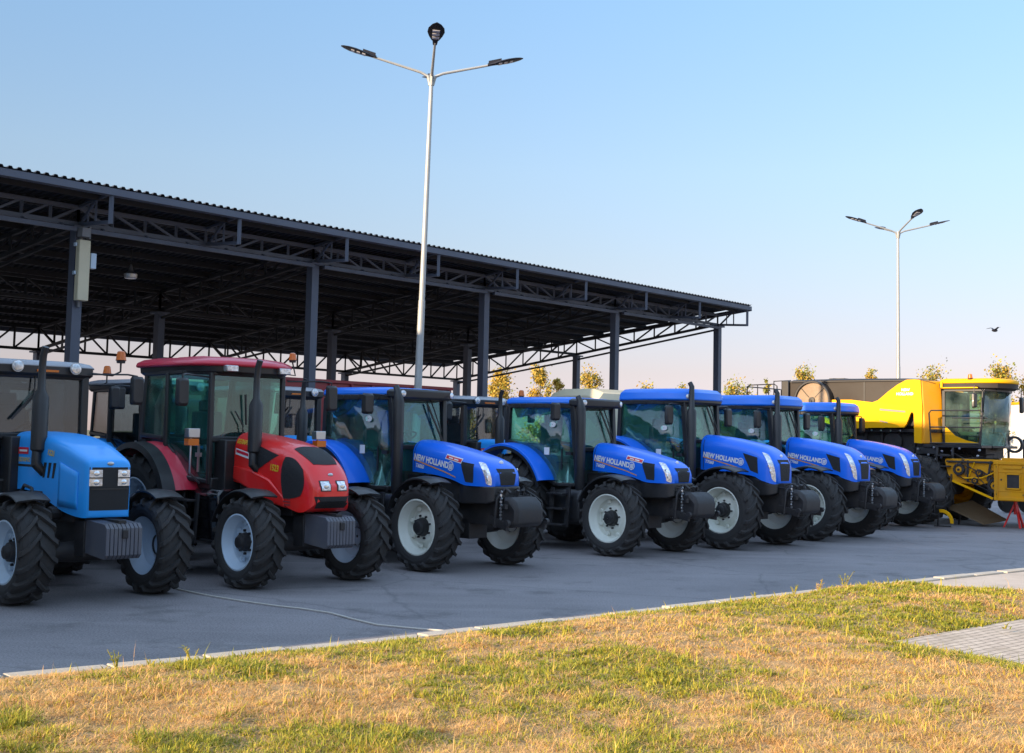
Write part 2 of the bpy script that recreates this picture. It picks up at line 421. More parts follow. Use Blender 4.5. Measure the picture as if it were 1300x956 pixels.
# ------------------------------------------------------------------ blue tractors
def modern_tractor(big, label):
    """origin on the ground below the front axle; x forward, right side is -y"""
    T = thing('tractor', label, 'tractor', (0, 0, 0), 0, 'blue tractors parked in the front row')
    fr, rr_, fw_, rw = (.76, .98, .48, .58) if big else (.68, .89, .42, .50)
    rimf, rimr = (.44, .58) if big else (.425, .53)
    wb = -2.86 if big else -2.68; ty = .98 if big else .93
    for s in (-1, 1):
        make_wheel(T, 'front_wheel', (0, s * ty, fr), fr, fw_, rimf, 19, s, M['rim'])
        make_wheel(T, 'rear_wheel', (wb, s * (ty - .0), rr_), rr_, rw, rimr, 21, s, M['rim'])
    up = .20 if big else 0.
    # engine, axle, frame
    c = MB(); c.box(-1.25, .85, -.20, .20, .72, 1.30); c.box(-1.2, .2, -.30, .30, 1.05, 1.45 + up * .5); c.box(-2.9, -1.2, -.28, .28, .62, 1.15)
    c.lathe([(-.62, .10), (-.2, .12), (.2, .12), (.62, .10)], (0, 0, fr - .03), 'y', 12, cap=True); c.box(-.22, .22, -.2, .2, fr - .2, fr + .12)
    c.lathe([(-.62, .16), (.62, .16)], (wb, 0, rr_ - .02), 'y', 12, cap=True)
    for s in (-1, 1):
        c.tube([(-.55, s * .25, .8), (-.5, s * .42, .95), (.1, s * .45, .95)], .03, 6); c.tube([(-1.0, s * .3, 1.2), (-.6, s * .36, 1.05), (-.3, s * .34, 1.3)], .025, 6)
        c.box(-.85, -.55, s * .36 - .07, s * .36 + .07, 1.02, 1.34); c.tube([(-.15, s * .5, fr - .1), (.25, s * .5, fr - .05)], .035, 6)
        c.lathe([(0, .09), (.16, .09)], (-.3, s * .3, 1.12), 'y', 10, s, cap=True)
    c.build('chassis', M['iron'], T, bevel=.012)
    # lower black nose
    b = MB(); b.loft([[(x, -w, z0), (x, w, z0), (x, w, z1), (x, -w, z1)] for x, w, z0, z1 in ((.12, .34, 1.04, 1.42 + up), (.3, .40, 1.04, 1.335 + up * .3), (.74 - up * .7, .36, 1.06, 1.33 - up * .2), (.87 - up * .7, .27, 1.10, 1.33 - up * .2))])
    b.build('lower_cowl', M['black'], T, bevel=.02)
    # hood
    if not big:
        tab = [(-1.02, .345, 2.03, 1.72, 1.50), (-.5, .375, 1.975, 1.68, 1.475), (0, .40, 1.885, 1.62, 1.41), (.30, .41, 1.82, 1.56, 1.335), (.52, .40, 1.765, 1.52, 1.325), (.66, .375, 1.715, 1.49, 1.325), (.76, .335, 1.655, 1.47, 1.325), (.81, .30, 1.60, 1.45, 1.325), (.83, .275, 1.56, 1.44, 1.325)]
    else:
        tab = [(-1.05, .36, 2.24, 1.90, 1.52), (-.5, .39, 2.19, 1.86, 1.50), (0, .42, 2.11, 1.80, 1.46), (.30, .43, 2.04, 1.74, 1.42), (.42, .42, 1.99, 1.68, 1.36), (.54, .39, 1.92, 1.63, 1.32), (.63, .345, 1.84, 1.60, 1.29), (.68, .305, 1.77, 1.57, 1.28), (.70, .28, 1.72, 1.55, 1.28)]
    hm = hood_mb(tab, 2.9); H = hm.build('hood', M['nhblue'], T, ang=50); sk = Skin(hm)
    dz = 0 if not big else .12
    for md in 'RL':
        g = MB()
        if not big: sk.patch(g, md, [(.33, 1.385), (.50, 1.375), (.49, 1.665), (.20, 1.70)], .005, 6, 8, bulge=(0, .01, .0, .0))
        else: sk.patch(g, md, [(.20, 1.54), (.38, 1.48), (.36, 1.80), (.02, 1.88)], .005, 6, 8)
        g.build('side_grille', M['meshgrille'], H)
    zt = 1.60 if not big else 1.76
    g = MB(); sk.patch(g, 'F', [(-.15, 1.345), (.15, 1.345), (.20, zt), (-.20, zt)], .005, 10, 10)
    g.build('grille', M['meshgrille'], H)
    for md in ('RD', 'LD'):
        l = MB()
        if not big: sk.patch(l, md, [(.275, 1.375), (.365, 1.35), (.265, 1.67), (.15, 1.695)], .009, 8, 12, bulge=(.01, .03, .01, -.02))
        else: sk.patch(l, md, [(.21, 1.40), (.29, 1.33), (.17, 1.85), (.05, 1.90)], .009, 8, 12, bulge=(.02, .035, .01, -.02))
        hl = l.build('headlight', M['lens'], T)
        for q in ((1.45, .042), (1.57, .036)):
            r = MB()
            z = q[0] + dz * .7; a = .305 - (z - 1.42) * .30 - (.085 if big else 0)
            p = sk.hit(md, a, z, .010)
            if p is not None: r.sph(p, q[1], 12, 8, (.4, .4, 1))
            r.build('bulb_reflector', M['chrome'], hl)
    for md, fl in (('R', 1), ('L', -1)):
        t = MB(); zz = (1.705, 1.59) if not big else (1.79, 1.67)
        sl = -.135
        sk.text(t, md, 'NEW HOLLAND', .135, -.53, zz[0] - .02, rot=fl * sl if fl > 0 else sl * -1, sx=.92, flip=fl, bold=.006)
        sk.text(t, md, 'T6050' if not big else 'T7060', .085, -.82, zz[1] + .005, rot=fl * sl if fl > 0 else sl * -1, flip=fl, bold=.003, shear=.2)
        a0 = (-.03, zz[0] - .085)
        vs, fs = [], []
        for r0, r1 in ((.075, .062),):
            for i in range(24):
                for rad in (r0, r1): vs.append((a0[0] + rad * cos(2 * pi * i / 24), a0[1] + rad * sin(2 * pi * i / 24)))
            for i in range(24): j = (i + 1) % 24; fs.append((2 * i, 2 * i + 1, 2 * j + 1, 2 * j))
        for k, (u0, v0) in enumerate(((-.04, -.045), (-.012, -.05), (.016, -.05))):
            n0 = len(vs); vs += [(a0[0] + u0, a0[1] + v0), (a0[0] + u0 + .02, a0[1] + v0), (a0[0] + u0 + .035, a0[1] + .045), (a0[0] + u0 + .012, a0[1] + .03)]; fs.append((n0, n0 + 1, n0 + 2, n0 + 3))
        t.add([sk.hit(md, a, z, .007) or Vector((0, 0, 1.6)) for a, z in vs], fs)
        t.build('hood_lettering', M['txtwhite'], H)
        w = MB(); vs = []; fs = []
        for i in range(15):
            u = i / 14; a = lerp(-.98, .10, u); z = zz[1] + .11 - .235 * u - (.10 * max(0, u - .75) ** 1.2)
            th = .012 * (1 - .3 * u)
            vs += [(a, z - th), (a, z + th)]
        for i in range(14): fs.append((2 * i, 2 * i + 2, 2 * i + 3, 2 * i + 1))
        w.add([sk.hit(md, a, z, .006) or Vector((0, 0, 1.6)) for a, z in vs], fs); w.build('hood_stripe', M['stripe'], H)
        if not big:
            q = MB(); sk.patch(q, md, [(-.17, 1.735), (.22, 1.665), (.235, 1.74), (-.155, 1.81)], .006, 10, 2); st = q.build('sticker', M['txtwhite'], H)
            q = MB(); sk.patch(q, md, [(-.155, 1.745), (.21, 1.68), (.22, 1.728), (-.145, 1.79)], .009, 10, 2); st2 = q.build('sticker_field', M['txtred'], H)
            q = MB(); sk.text(q, md, '-----  -----', .06, .035, 1.737, off=.012, rot=fl * -.18 if fl > 0 else .18, flip=fl, bold=.006); q.build('sticker_marks', M['txtwhite'], H)
    p = sk.hit('F', 0, 1.69 if not big else 1.83, .004); e = MB(); e.sph(p, .045, 12, 6, (.5, 1, .8)); e.build('emblem', M['txtwhite'], H)
    # front linkage and ballast
    w = MB(); w.loft([[(1.02 + i_, y, .76), (1.28 - i_, y, .73), (1.36 - i_, y, .78), (1.38 - i_, y, .98), (1.33 - i_, y, 1.10 - i_ * .6), (1.22, y, 1.18 - i_), (1.06 + i_, y, 1.18 - i_)] for y, i_ in ((-.31, .05), (-.27, 0), (0, 0), (.27, 0), (.31, .05))])
    w.build('front_ballast', M['iron'], T, bevel=.025, seg=3)
    w = MB()
    for s in (-1, 1):
        w.bar((.72, s * .22, .82), (1.3, s * .42, .74), .05, .12); w.bar((.85, s * .14, 1.02), (1.25, s * .40, 1.04), .04, .07)
        w.tube([(.9, s * .30, .7), (.95, s * .30, 1.15), (1.0, s * .2, 1.28)], .028, 8); w.lathe([(0, .05), (.06, .05)], (1.3, s * .40, .80), 'y', 10, s, cap=True)
    w.box(.80, 1.04, -.24, .24, .70, 1.06); w.tube([(.92, -.16, 1.0), (1.0, -.2, 1.24), (1.08, -.24, 1.3), (1.16, -.22, 1.24)], .022, 8)
    w.tube([(1.0, .0, 1.05), (1.1, .0, 1.28)], .03, 8)
    for s in (-1, 1):
        for q in range(3): w.tube([(.70, s * (.12 + .05 * q), 1.22), (.95 + .05 * q, s * (.16 + .06 * q), 1.30 - .05 * q), (1.02, s * (.14 + .07 * q), 1.05)], .012, 5)
    w.box(.98, 1.02, -.30, .30, 1.14, 1.19)
    w.build('front_linkage', M['iron'], T, bevel=.008)
    sm = MB()
    for s in (-1, 1): sm.v = []; sm.f = []; sm.m = []; sk.patch(sm, 'R' if s < 0 else 'L', [(-.985, 1.53), (-.972, 1.53), (-.972, 1.98 + up), (-.985, 1.98 + up)], .003, 1, 10); sm.build('hood_seam', M['black'], H)
    ch = MB()
    for i in range(9): ch.lathe([(-.006, .022), (.006, .022)], (1.13, -.40 - .004 * (i % 2), 1.26 - .05 * i), 'x' if i % 2 else 'y', 8, cap=True)
    ch.build('chain', M['steel'], T)
    # front mudguards
    for s in (-1, 1):
        f = arc_fender((0, 0, fr), fr + .09, 64, 160, s * (ty - fw_ * .5), s * (ty + fw_ * .48), lip=.04)
        f.bar((.0, s * .5, fr + .05), (.05, s * (ty - fw_ * .45), fr + fr + .06), .04, .04)
        f.build('front_fender', M['black'], T, ang=40)
    # rear mudguards
    for s in (-1, 1):
        yo = ty + .22; rf = rr_ + .20
        f = arc_fender((wb, 0, rr_), rf, 22, 150, s * .62, s * yo, th=.03, n=24, lip=.055)
        fo = f.build('rear_fender', M['nhblue'], T, ang=40)
        f2 = MB(); rings = []
        for i in range(25):
            a = R(lerp(16, 150, i / 24))
            q = rf - .055
            rings.append([(wb + rr * cos(a), y, rr_ + rr * sin(a)) for rr, y in ((q, s * (yo + .005)), (q - .06, s * (yo + .0)), (q - .06, s * (yo - .02)), (q, s * (yo - .02)))])
        f2.loft(rings); f2.build('fender_edge', M['black'], fo)
    # inner wall below cab
    k = MB(); k.prism([(-2.95, 1.15), (-1.35, 1.12), (-1.30, 1.25), (-1.75, 1.30), (-2.05, 1.62), (-2.5, 1.95), (-2.95, 2.0)], 'y', -.62, .62)
    k.build('cab_floor', M['black'], T, bevel=.02)
    # fuel tank, steps
    for s in (-1, 1):
        k = MB(); k.loft([[(-1.95, s * .42, z), (-1.02, s * .42, z), (-1.02, s * y, z), (-1.85, s * y, z)] for y, z in ((.62, .48), (.72, .56), (.74, 1.0), (.66, 1.14))])
        k.build('fuel_tank', M['black'], T, bevel=.03)
        k = MB()
        for z in (.46, .76, 1.04): k.box(-1.62, -1.22, s * .88 - .11, s * .88 + .09, z, z + .035)
        for x in (-1.62, -1.22): k.bar((x, s * .86, .44), (x, s * .8, 1.16), .03, .10)
        k.build('steps', M['iron'], T, bevel=.006)
    # cab
    zt = 2.72 if not big else 2.90
    def hw(x): return interp([(-3.0, .74), (-2.6, .80), (-2.0, .80), (-1.6, .70), (-1.25, .53)], x)
    fx_b, fx_t = -1.22, -1.34
    C = MB()
    zlo = 1.22
    for s in (-1, 1):
        A0 = (fx_b, s * hw(fx_b), zlo); A1 = (fx_t, s * (hw(fx_t) - .0), zt)
        C.bar(A0, A1, .085, .11); C.bar((-2.92, s * .74, 1.9), (-2.86, s * .76, zt), .09, .09)
        prev = None
        for i in range(9):
            x = lerp(fx_t, -2.88, i / 8); p = (x, s * hw(x), zt)
            if prev: C.bar(prev, p, .07, .09)
            prev = p
        low = [(fx_b, zlo), (-1.62, 1.22), (-1.86, 1.33), (-2.05, 1.56), (-2.28, 1.80), (-2.62, 1.98), (-2.92, 2.02)]
        for a, b2 in zip(low[:-1], low[1:]): C.bar((a[0], s * (hw(a[0])), a[1]), (b2[0], s * (hw(b2[0])), b2[1]), .05, .07)
    C.bar((fx_t, -.53, zt), (fx_t, .53, zt), .08, .08); C.bar((fx_b, -.5, 1.9 + up), (fx_b, .5, 1.9 + up), .05, .08)
    C.bar((-2.88, -.75, zt), (-2.88, .75, zt), .08, .08); C.bar((-2.92, -.75, 1.95), (-2.92, .75, 1.95), .06, .08)
    cab = C.build('cab_frame', M['black'], T, bevel=.012)
    for s in (-1, 1):
        d = MB(); low = [(fx_b - .03, zlo + .03), (-1.62, 1.25), (-1.86, 1.36), (-2.05, 1.59), (-2.28, 1.83), (-2.62, 2.01), (-2.90, 2.05)]
        xs = [fx_b - .03, -1.62, -1.86, -2.05, -2.28, -2.62, -2.88]; zl = [p[1] for p in low]
        vs = []; fs = []
        for x, z in zip(xs, zl): vs += [(x, s * hw(x), z), (min(x, fx_t) if x > -1.5 else x, s * hw(x), zt - .03)]
        for i in range(6): fs.append((2 * i, 2 * i + 2, 2 * i + 3, 2 * i + 1))
        d.add(vs, fs); dg = d.build('door', M['teal'], T, solid=.008, ang=60)
        h_ = MB(); h_.box(-1.42, -1.28, s * .66 - .03, s * .66 + .03, 1.78, 1.84); h_.bar((-1.5, s * .70, 1.5), (-1.5, s * .70, 1.9), .025, .025); h_.build('door_handle', M['black'], dg)
        h_ = MB(); y = s * (hw(-1.85) + .008)
        h_.box(-1.90, -1.76, min(y, y + s * .004), max(y, y + s * .004), 1.78, 1.92); so = h_.build('door_sticker', M['txtwhite'], dg)
        h_ = MB(); h_.lathe([(0, .085), (.004, .085), (.0045, .01)], (-1.72, s * (hw(-1.72) + .008), 2.36), 'y', 20, s); [None for v in h_.v]
        h_.v = [(x, yy, 2.36 + (z - 2.36) * .62) for x, yy, z in h_.v]; h_.build('oval_sticker', M['txtwhite'], dg)
    w = MB(); panel(w, [(fx_b, -.49, 1.5), (fx_b, .49, 1.5), (fx_t, .49, zt - .03), (fx_t, -.49, zt - .03)]); ws = w.build('windscreen', M['teal'], cab)
    w = MB(); panel(w, [(-2.91, -.7, 1.98), (-2.91, .7, 1.98), (-2.87, .7, zt - .03), (-2.87, -.7, zt - .03)]); w.build('rear_window', M['teal'], cab)
    w = MB(); w.tube([(fx_t + .05, .25, zt - .02), (fx_t + .10, .30, zt - .2), (fx_t + .15, .42, zt - .55)], .012, 6); w.bar((fx_t + .06, .16, zt - .08), (fx_t + .15, .46, zt - .72), .02, .03)
    w.build('wiper', M['black'], cab)
    interior(cab, -2.15, 1.62)
    # roof
    if not big:
        out = [(-2.98, -.72), (-2.98, .72), (-2.9, .82), (-1.72, .80), (-1.42, .66), (-1.36, .60), (-1.36, -.60), (-1.42, -.66), (-1.72, -.80), (-2.9, -.82)]
        rf = MB(); rf.slab(out, [(2.75, .05), (2.77, 0), (2.85, .02), (2.885, .10), (2.90, .3)]); ro = rf.build('cab_roof', M['nhroof'], T, bevel=.02, seg=3)
        v = MB(); v.slab([(-1.40, -.64), (-1.40, .64), (-1.2, .64), (-1.08, .56), (-1.04, .3), (-1.04, -.3), (-1.08, -.56), (-1.2, -.64)], [(2.70, .06), (2.73, 0), (2.83, 0), (2.865, .06)]); v.build('roof_visor', M['black'], ro, bevel=.015)
        for s in (-1, 1): round_lamp(T, (-1.08, s * .54, 2.785), .055, (1, s * .3, 0), 'steel')
    else:
        out = [(-2.95, -.72), (-2.95, .72), (-2.85, .84), (-1.75, .84), (-1.35, .72), (-1.12, .52), (-1.08, .3), (-1.08, -.3), (-1.12, -.52), (-1.35, -.72), (-1.75, -.84), (-2.85, -.84)]
        rf = MB(); rf.slab(out, [(2.93, .06), (2.95, 0), (3.10, .03), (3.17, .12), (3.19, .3)]); ro = rf.build('cab_roof', M['nhroof'], T, bevel=.025, seg=3)
        v = MB(); v.slab([(x + .02, y * .93) for x, y in out], [(2.86, .05), (2.90, .02), (2.945, .02)]); v.build('roof_lining', M['black'], ro)
        for s in (-1, 1): round_lamp(T, (-1.21, s * .60, 3.02), .05, (1, s * .9, 0), 'steel')
    # mirrors
    for s in ((-1, 1) if big else (-1,)):
        mirror(T, (-1.36, s * 1.06, (2.60 if not big else 2.62)), .20, .34 if not big else .40, (-1.34, s * .6, 2.74 if not big else 2.84))
    # exhaust up the right A-pillar
    x = MB(); ex, ey = -1.12, -.60
    if not big:
        x.tube([(ex, ey, 1.12), (ex, ey, 1.20), (ex, ey, 2.66), (ex - .02, ey, 2.80), (ex - .08, ey, 2.90)], [.07, .095, .095, .06, .05], 14)
    else:
        x.tube([(ex, ey, 1.1), (ex, ey, 1.2), (ex, ey, 1.6), (ex, ey, 2.70), (ex, ey, 2.78), (ex, ey, 3.22), (ex - .05, ey, 3.30)], [.08, .10, .10, .10, .06, .055, .05], 14)
    x.build('exhaust_stack', M['black'], T)
    return T

# ------------------------------------------------------------------ older tractors (blue box hood / red round hood)
def classic_tractor(kind, label, group):
    red = kind == 'red'
    T = thing('tractor', label, 'tractor', (0, 0, 0), 0, group)
    paint = M['red'] if red else M['skyblue']
    fr, rr_, ty = .62, .88, .90; wb = -2.76
    for s in (-1, 1):
        make_wheel(T, 'front_wheel', (0, s * ty, fr), fr, .42, .37, 17, s, M['rimblue'], hubmat=M['iron'])
        make_wheel(T, 'rear_wheel', (wb, s * .92, rr_), rr_, .48, .50, 20, s, M['rimblue'], hubmat=M['iron'])
    c = MB(); c.box(-1.3, .3, -.2, .2, .62, 1.1); c.box(-1.2, .1, -.3, .3, .95, 1.35); c.box(-2.9, -1.3, -.26, .26, .6, 1.1)
    c.lathe([(-.6, .10), (-.25, .13), (.25, .13), (.6, .10)], (0, 0, fr - .03), 'y', 12, cap=True); c.lathe([(-.6, .15), (.6, .15)], (wb, 0, rr_), 'y', 12, cap=True)
    for s in (-1, 1):
        c.tube([(-.5, s * .22, .7), (-.3, s * .42, .8), (.1, s * .46, .72)], .03, 6); c.tube([(-1.0, s * .3, .9), (-.7, s * .38, 1.0), (-.4, s * .32, 1.25)], .03, 6)
        c.box(-.9, -.6, s * .34 - .08, s * .34 + .08, 1.0, 1.3); c.lathe([(0, .08), (.15, .08)], (-.25, s * .28, 1.05), 'y', 10, s, cap=True)
    c.build('chassis', M['iron'], T, bevel=.012)
    # hood
    if red:
        tab = [(-1.30, .34, 2.10, 1.75, 1.38), (-.8, .38, 2.05, 1.70, 1.30), (-.3, .40, 1.98, 1.62, 1.20), (0, .395, 1.91, 1.56, 1.12), (.25, .385, 1.81, 1.5, 1.04), (.42, .365, 1.70, 1.42, 1.02), (.53, .335, 1.58, 1.36, 1.06), (.60, .295, 1.47, 1.32, 1.12), (.63, .26, 1.41, 1.29, 1.16)]
        nexp = 3.0
    else:
        tab = [(-1.42, .385, 2.05, 1.84, 1.30), (-.9, .375, 2.03, 1.82, 1.29), (-.5, .36, 1.99, 1.78, 1.20), (-.1, .34, 1.90, 1.70, 1.08), (.2, .315, 1.80, 1.63, 1.03), (.36, .295, 1.745, 1.59, 1.02), (.41, .28, 1.72, 1.57, 1.02)]
        nexp = 4.5
    hm = hood_mb(tab, nexp); H = hm.build('hood', paint, T, ang=50); sk = Skin(hm)
    g = MB()
    if red:
        for md in 'RL':
            g = MB(); sk.patch(g, md, [(.04, 1.20), (.40, 1.24), (.40, 1.60), (.02, 1.76)], .005, 8, 8, bulge=(.02, .06, .05, .06))
            g.build('side_grille', M['meshgrille'], H); g = MB(); sk.patch(g, md, [(-.78, 1.53), (-.70, 1.53), (-.12, 1.78), (-.72, 1.92)], .005, 8, 6); g.build('intake_mesh', M['meshgrille'], H)
        g = MB(); sk.patch(g, 'T', [(.04, -.24), (.44, -.20), (.44, .20), (.04, .24)], .006, 10, 10, bulge=(.02, .02, .02, .02)); g.build('top_grille', M['meshgrille'], H); g = MB()
        sk.patch(g, 'F', [(-.25, 1.08), (.25, 1.08), (.29, 1.24), (-.29, 1.24)], .006, 10, 5)
        g.build('grille', M['meshgrille'], H)
        for md in 'RL':
            v = MB()
            for k in range(4): sk.patch(v, md, [(.02, 1.10 + .045 * k), (.2, 1.10 + .04 * k), (.2, 1.12 + .04 * k), (.02, 1.12 + .045 * k)], .004, 4, 1)
            v.build('side_louvre', M['darkred'], H)
        for y in (-.135, .135):
            l = MB(); sk.patch(l, 'F', [(y - .085, 1.31), (y + .085, 1.31), (y + .085, 1.455), (y - .085, 1.455)], .004, 5, 5); hl = l.build('headlight', M['black'], T)
            l = MB(); sk.patch(l, 'F', [(y - .068, 1.325), (y + .068, 1.325), (y + .068, 1.44), (y - .068, 1.44)], .012, 5, 5); l.build('headlight_lens', M['lens'], hl)
            l = MB(); p = sk.hit('F', y, 1.38, .008); l.sph(p, .045, 14, 8, (.35, 1, 1)); l.build('bulb', M['chrome'], hl)
        for md, fl in (('R', 1), ('L', -1)):
            t = MB(); sk.text(t, md, '1523', .12, -.19, 1.60, flip=fl, bold=.004, sx=.9, rot=-.1 * fl); sk.text(t, md, 'БЕЛАРУС', .075, -1.07, 1.94, flip=fl, bold=.003, rot=-.08 * fl, sx=1.1); t.build('hood_lettering', M['txtgold'], H)
            q = MB(); sk.patch(q, md, [(-1.26, 1.77), (-.86, 1.71), (-.86, 1.80), (-1.26, 1.86)], .006, 6, 2); q.build('sticker', M['txtwhite'], H)
            q = MB(); sk.patch(q, md, [(-1.24, 1.80), (-.88, 1.745), (-.88, 1.785), (-1.24, 1.84)], .009, 6, 2); q.build('sticker_field', M['txtred'], H)
        # side bulge panel under the hood line
        for s in (-1, 1):
            b = MB(); b.loft([[(x, s * y0, z0), (x, s * y1, z0 + .03), (x, s * y1, z1), (x, s * y0, z1)] for x, y0, y1, z0, z1 in ((-1.3, .3, .36, 1.38, 1.60), (-.75, .3, .43, 1.25, 1.56), (-.3, .3, .425, 1.10, 1.44), (.05, .28, .40, 1.04, 1.2))])
            b.build('side_panel', M['red'], T, bevel=.02)
    else:
        for md in 'RL':
            g = MB()
            for k in range(3): sk.patch(g, md, [(-.62 + k * .12, 1.47), (-.57 + k * .12, 1.47), (-.52 + k * .12, 1.66), (-.59 + k * .12, 1.66)], .004, 2, 4)
            g.build('hood_slots', M['meshgrille'], H)
        g = MB(); sk.patch(g, 'F', [(-.255, 1.11), (.255, 1.11), (.265, 1.63), (-.265, 1.63)], .004, 10, 8); g.build('grille', M['meshgrille'], H)
        s2 = MB(); sk.patch(s2, 'F', [(-.245, 1.36), (.245, 1.36), (.245, 1.375), (-.245, 1.375)], .010, 8, 1); s2.build('grille_bar', M['black'], H)
        for y in (-.18, .18):
            l = MB(); sk.patch(l, 'F', [(y - .082, 1.405), (y + .075, 1.405), (y + .075, 1.60), (y - .082, 1.60)], .008, 5, 5); hl = l.build('headlight', M['lens'], T)
            b = MB(); sk.patch(b, 'F', [(y - .082, 1.495), (y + .075, 1.495), (y + .075, 1.51), (y - .082, 1.51)], .014, 5, 1); b.build('headlight_divider', M['black'], hl)
            for zq in (1.45, 1.555): b = MB(); b.sph(sk.hit('F', y, zq, .006), .038, 14, 8, (.35, 1, .9)); b.build('bulb', M['chrome'], hl)
        for md, fl in (('R', 1), ('L', -1)):
            v = MB(); sk.patch(v, md, [(-.2, 1.14), (.24, 1.12), (.24, 1.56), (-.2, 1.68)], .006, 8, 6); v.build('side_cover', M['skyblue'], H, solid=.01)
            t = MB(); sk.text(t, md, '1221', .095, -.42, 1.78, flip=fl, bold=.003, rot=-.1 * fl); sk.text(t, md, 'БЕЛАРУС', .07, -1.12, 1.68, flip=fl, bold=.002); t.build('hood_lettering', M['txtgold'], H)
            q = MB(); sk.patch(q, md, [(-1.30, 1.755), (-1.02, 1.755), (-1.02, 1.84), (-1.30, 1.84)], .006, 6, 2); q.build('sticker', M['txtred'], H)
            q = MB(); sk.patch(q, md, [(-1.27, 1.785), (-1.05, 1.785), (-1.05, 1.81), (-1.27, 1.81)], .009, 6, 2); q.build('sticker_marks', M['txtwhite'], H)
            q = MB(); sk.patch(q, md, [(-1.40, 1.595), (-.66, 1.595), (-.66, 1.625), (-1.40, 1.625)], .004, 8, 1); q.build('hood_seam', M['black'], H)
    e = MB(); p = sk.hit('F', 0, 1.53 if red else 1.675, .004); e.sph(p, .035, 12, 6, (.35, 1.3, .7)); e.build('emblem', M['steel'], H)
    # front weights
    w = MB(); n = 9
    for k in range(n):
        y = lerp(-.235, .185, k / (n - 1))
        w.prism([(.30, .60), (.80, .55), (.86, .60), (.86, .92), (.80, .97), (.30, 1.0)], 'y', y, y + .045)
    wo = w.build('front_weights', M['weight'], T, bevel=.006)
    k = MB(); k.box(.22, .80, -.05, .05, .97, 1.01); k.box(.855, .885, -.035, .035, .80, .90); k.box(.1, .34, -.26, .26, .55, .98); k.build('weight_carrier', M['iron'], T, bevel=.006)
    for s in (-1, 1):
        f = arc_fender((0, 0, fr), fr + .08, 62, 160, s * (ty - .21), s * (ty + .20), lip=.03); f.tube([(-.1, s * .4, fr), (-.25, s * .5, fr + .5), (-.2, s * .75, fr + .68)], .022, 6)
        f.build('front_fender', M['black'], T, ang=40)
        rf = rr_ + .15
        f = arc_fender((wb, 0, rr_), rf, 20, 150, s * .62, s * 1.02, th=.03, n=24, lip=.05)
        fo = f.build('rear_fender', M['redroof'] if red else M['skyblue'], T, ang=40)
        f2 = MB(); rings = []
        for i in range(25):
            a = R(lerp(14, 150, i / 24)); q = rf
            rings.append([(wb + q2 * cos(a), y, rr_ + q2 * sin(a)) for q2, y in ((q + .012, s * 1.0), (q - .0, s * 1.20), (q - .09, s * 1.22), (q - .09, s * 1.20), (q - .03, s * 1.16), (q - .035, s * 1.0))])
        f2.loft(rings); f2.build('fender_edge', M['black'], fo)
        k = MB(); k.loft([[(-1.98, s * .40, z), (-1.12, s * .40, z), (-1.12, s * y, z), (-1.95, s * y, z)] for y, z in ((.60, .46), (.70, .52), (.72, 1.18), (.64, 1.27))]); k.build('fuel_tank', M['gloss'], T, bevel=.03)
        k = MB()
        for z in (.5, .8, 1.08): k.box(-1.9, -1.5, s * .86 - .12, s * .86 + .06, z, z + .03)
        for x in (-1.9, -1.5): k.bar((x, s * .84, .48), (x, s * .8, 1.2), .03, .08)
        k.build('steps', M['iron'], T, bevel=.006)
    k = MB(); k.prism([(-3.2, 1.1), (-1.5, 1.1), (-1.45, 1.42), (-1.8, 1.45), (-2.1, 1.75), (-2.5, 1.98), (-3.2, 2.0)], 'y', -.62, .62); k.prism([(-1.6, 1.1), (-1.3, 1.2), (-1.3, 1.98), (-1.6, 1.98)], 'y', -.5, .5)
    k.build('cab_floor', M['black'], T, bevel=.02)
    fx = -1.52 if red else -1.60
    ztop = 2.96 if red else 2.80; gl = M['teal'] if red else M['clear']
    def hw(x): return interp([(-3.3, .74), (-2.5, .82), (-2.0, .80), (fx, .62)], x)
    C = MB(); pw = .075 if red else .11
    xr = -3.25
    for s in (-1, 1):
        C.bar((fx, s * hw(fx), 1.32), (fx - .02, s * hw(fx), ztop), pw, pw); C.bar((-2.42, s * .815, 1.75), (-2.45, s * .80, ztop), pw * 1.1, .07); C.bar((xr, s * .74, 1.95), (xr + .1, s * .76, ztop), .08, .08)
        for z, a in ((ztop, fx), (1.36, fx)):
            C.bar((a, s * hw(a), z), (-2.0, s * .80, z if z > 2 else 1.42), .06, .07)
        C.bar((-2.0, s * .8, ztop), (xr + .1, s * .78, ztop), .06, .07)
        for a, b2 in (((-2.0, 1.42), (-2.2, 1.75)), ((-2.2, 1.75), (-2.55, 1.98)), ((-2.55, 1.98), (xr, 2.02))): C.bar((a[0], s * .8, a[1]), (b2[0], s * .78, b2[1]), .06, .07)
    for x, z in ((fx, ztop), (fx, 1.98), (xr + .08, ztop), (xr, 2.0)): C.bar((x, -.62, z), (x, .62, z), .07, .09)
    C.bar((xr, -.76, 2.0), (xr, .76, 2.0), .06, .08)
    cab = C.build('cab_frame', M['black'], T, bevel=.02, seg=3)
    for s in (-1, 1):
        d = MB(); panel(d, [(fx - .02, s * hw(fx), 1.38), (-2.0, s * .80, 1.45), (-2.2, s * .81, 1.76), (-2.40, s * .815, 1.88), (-2.42, s * .81, ztop - .03), (-2.0, s * .80, ztop - .03), (fx - .02, s * hw(fx), ztop - .03)]); dg = d.build('door', gl, T)
        h_ = MB(); h_.bar((-1.66, s * .72, 1.5), (-1.66, s * .72, 1.9), .025, .03); h_.box(-1.72, -1.6, s * .72 - .02, s * .72 + .02, 1.72, 1.78); h_.build('door_handle', M['steel'], dg)
        d = MB(); panel(d, [(-2.47, s * .815, 1.97), (xr + .04, s * .76, 2.05), (xr + .12, s * .77, ztop - .03), (-2.48, s * .81, ztop - .03)]); d.build('side_window', gl, cab)
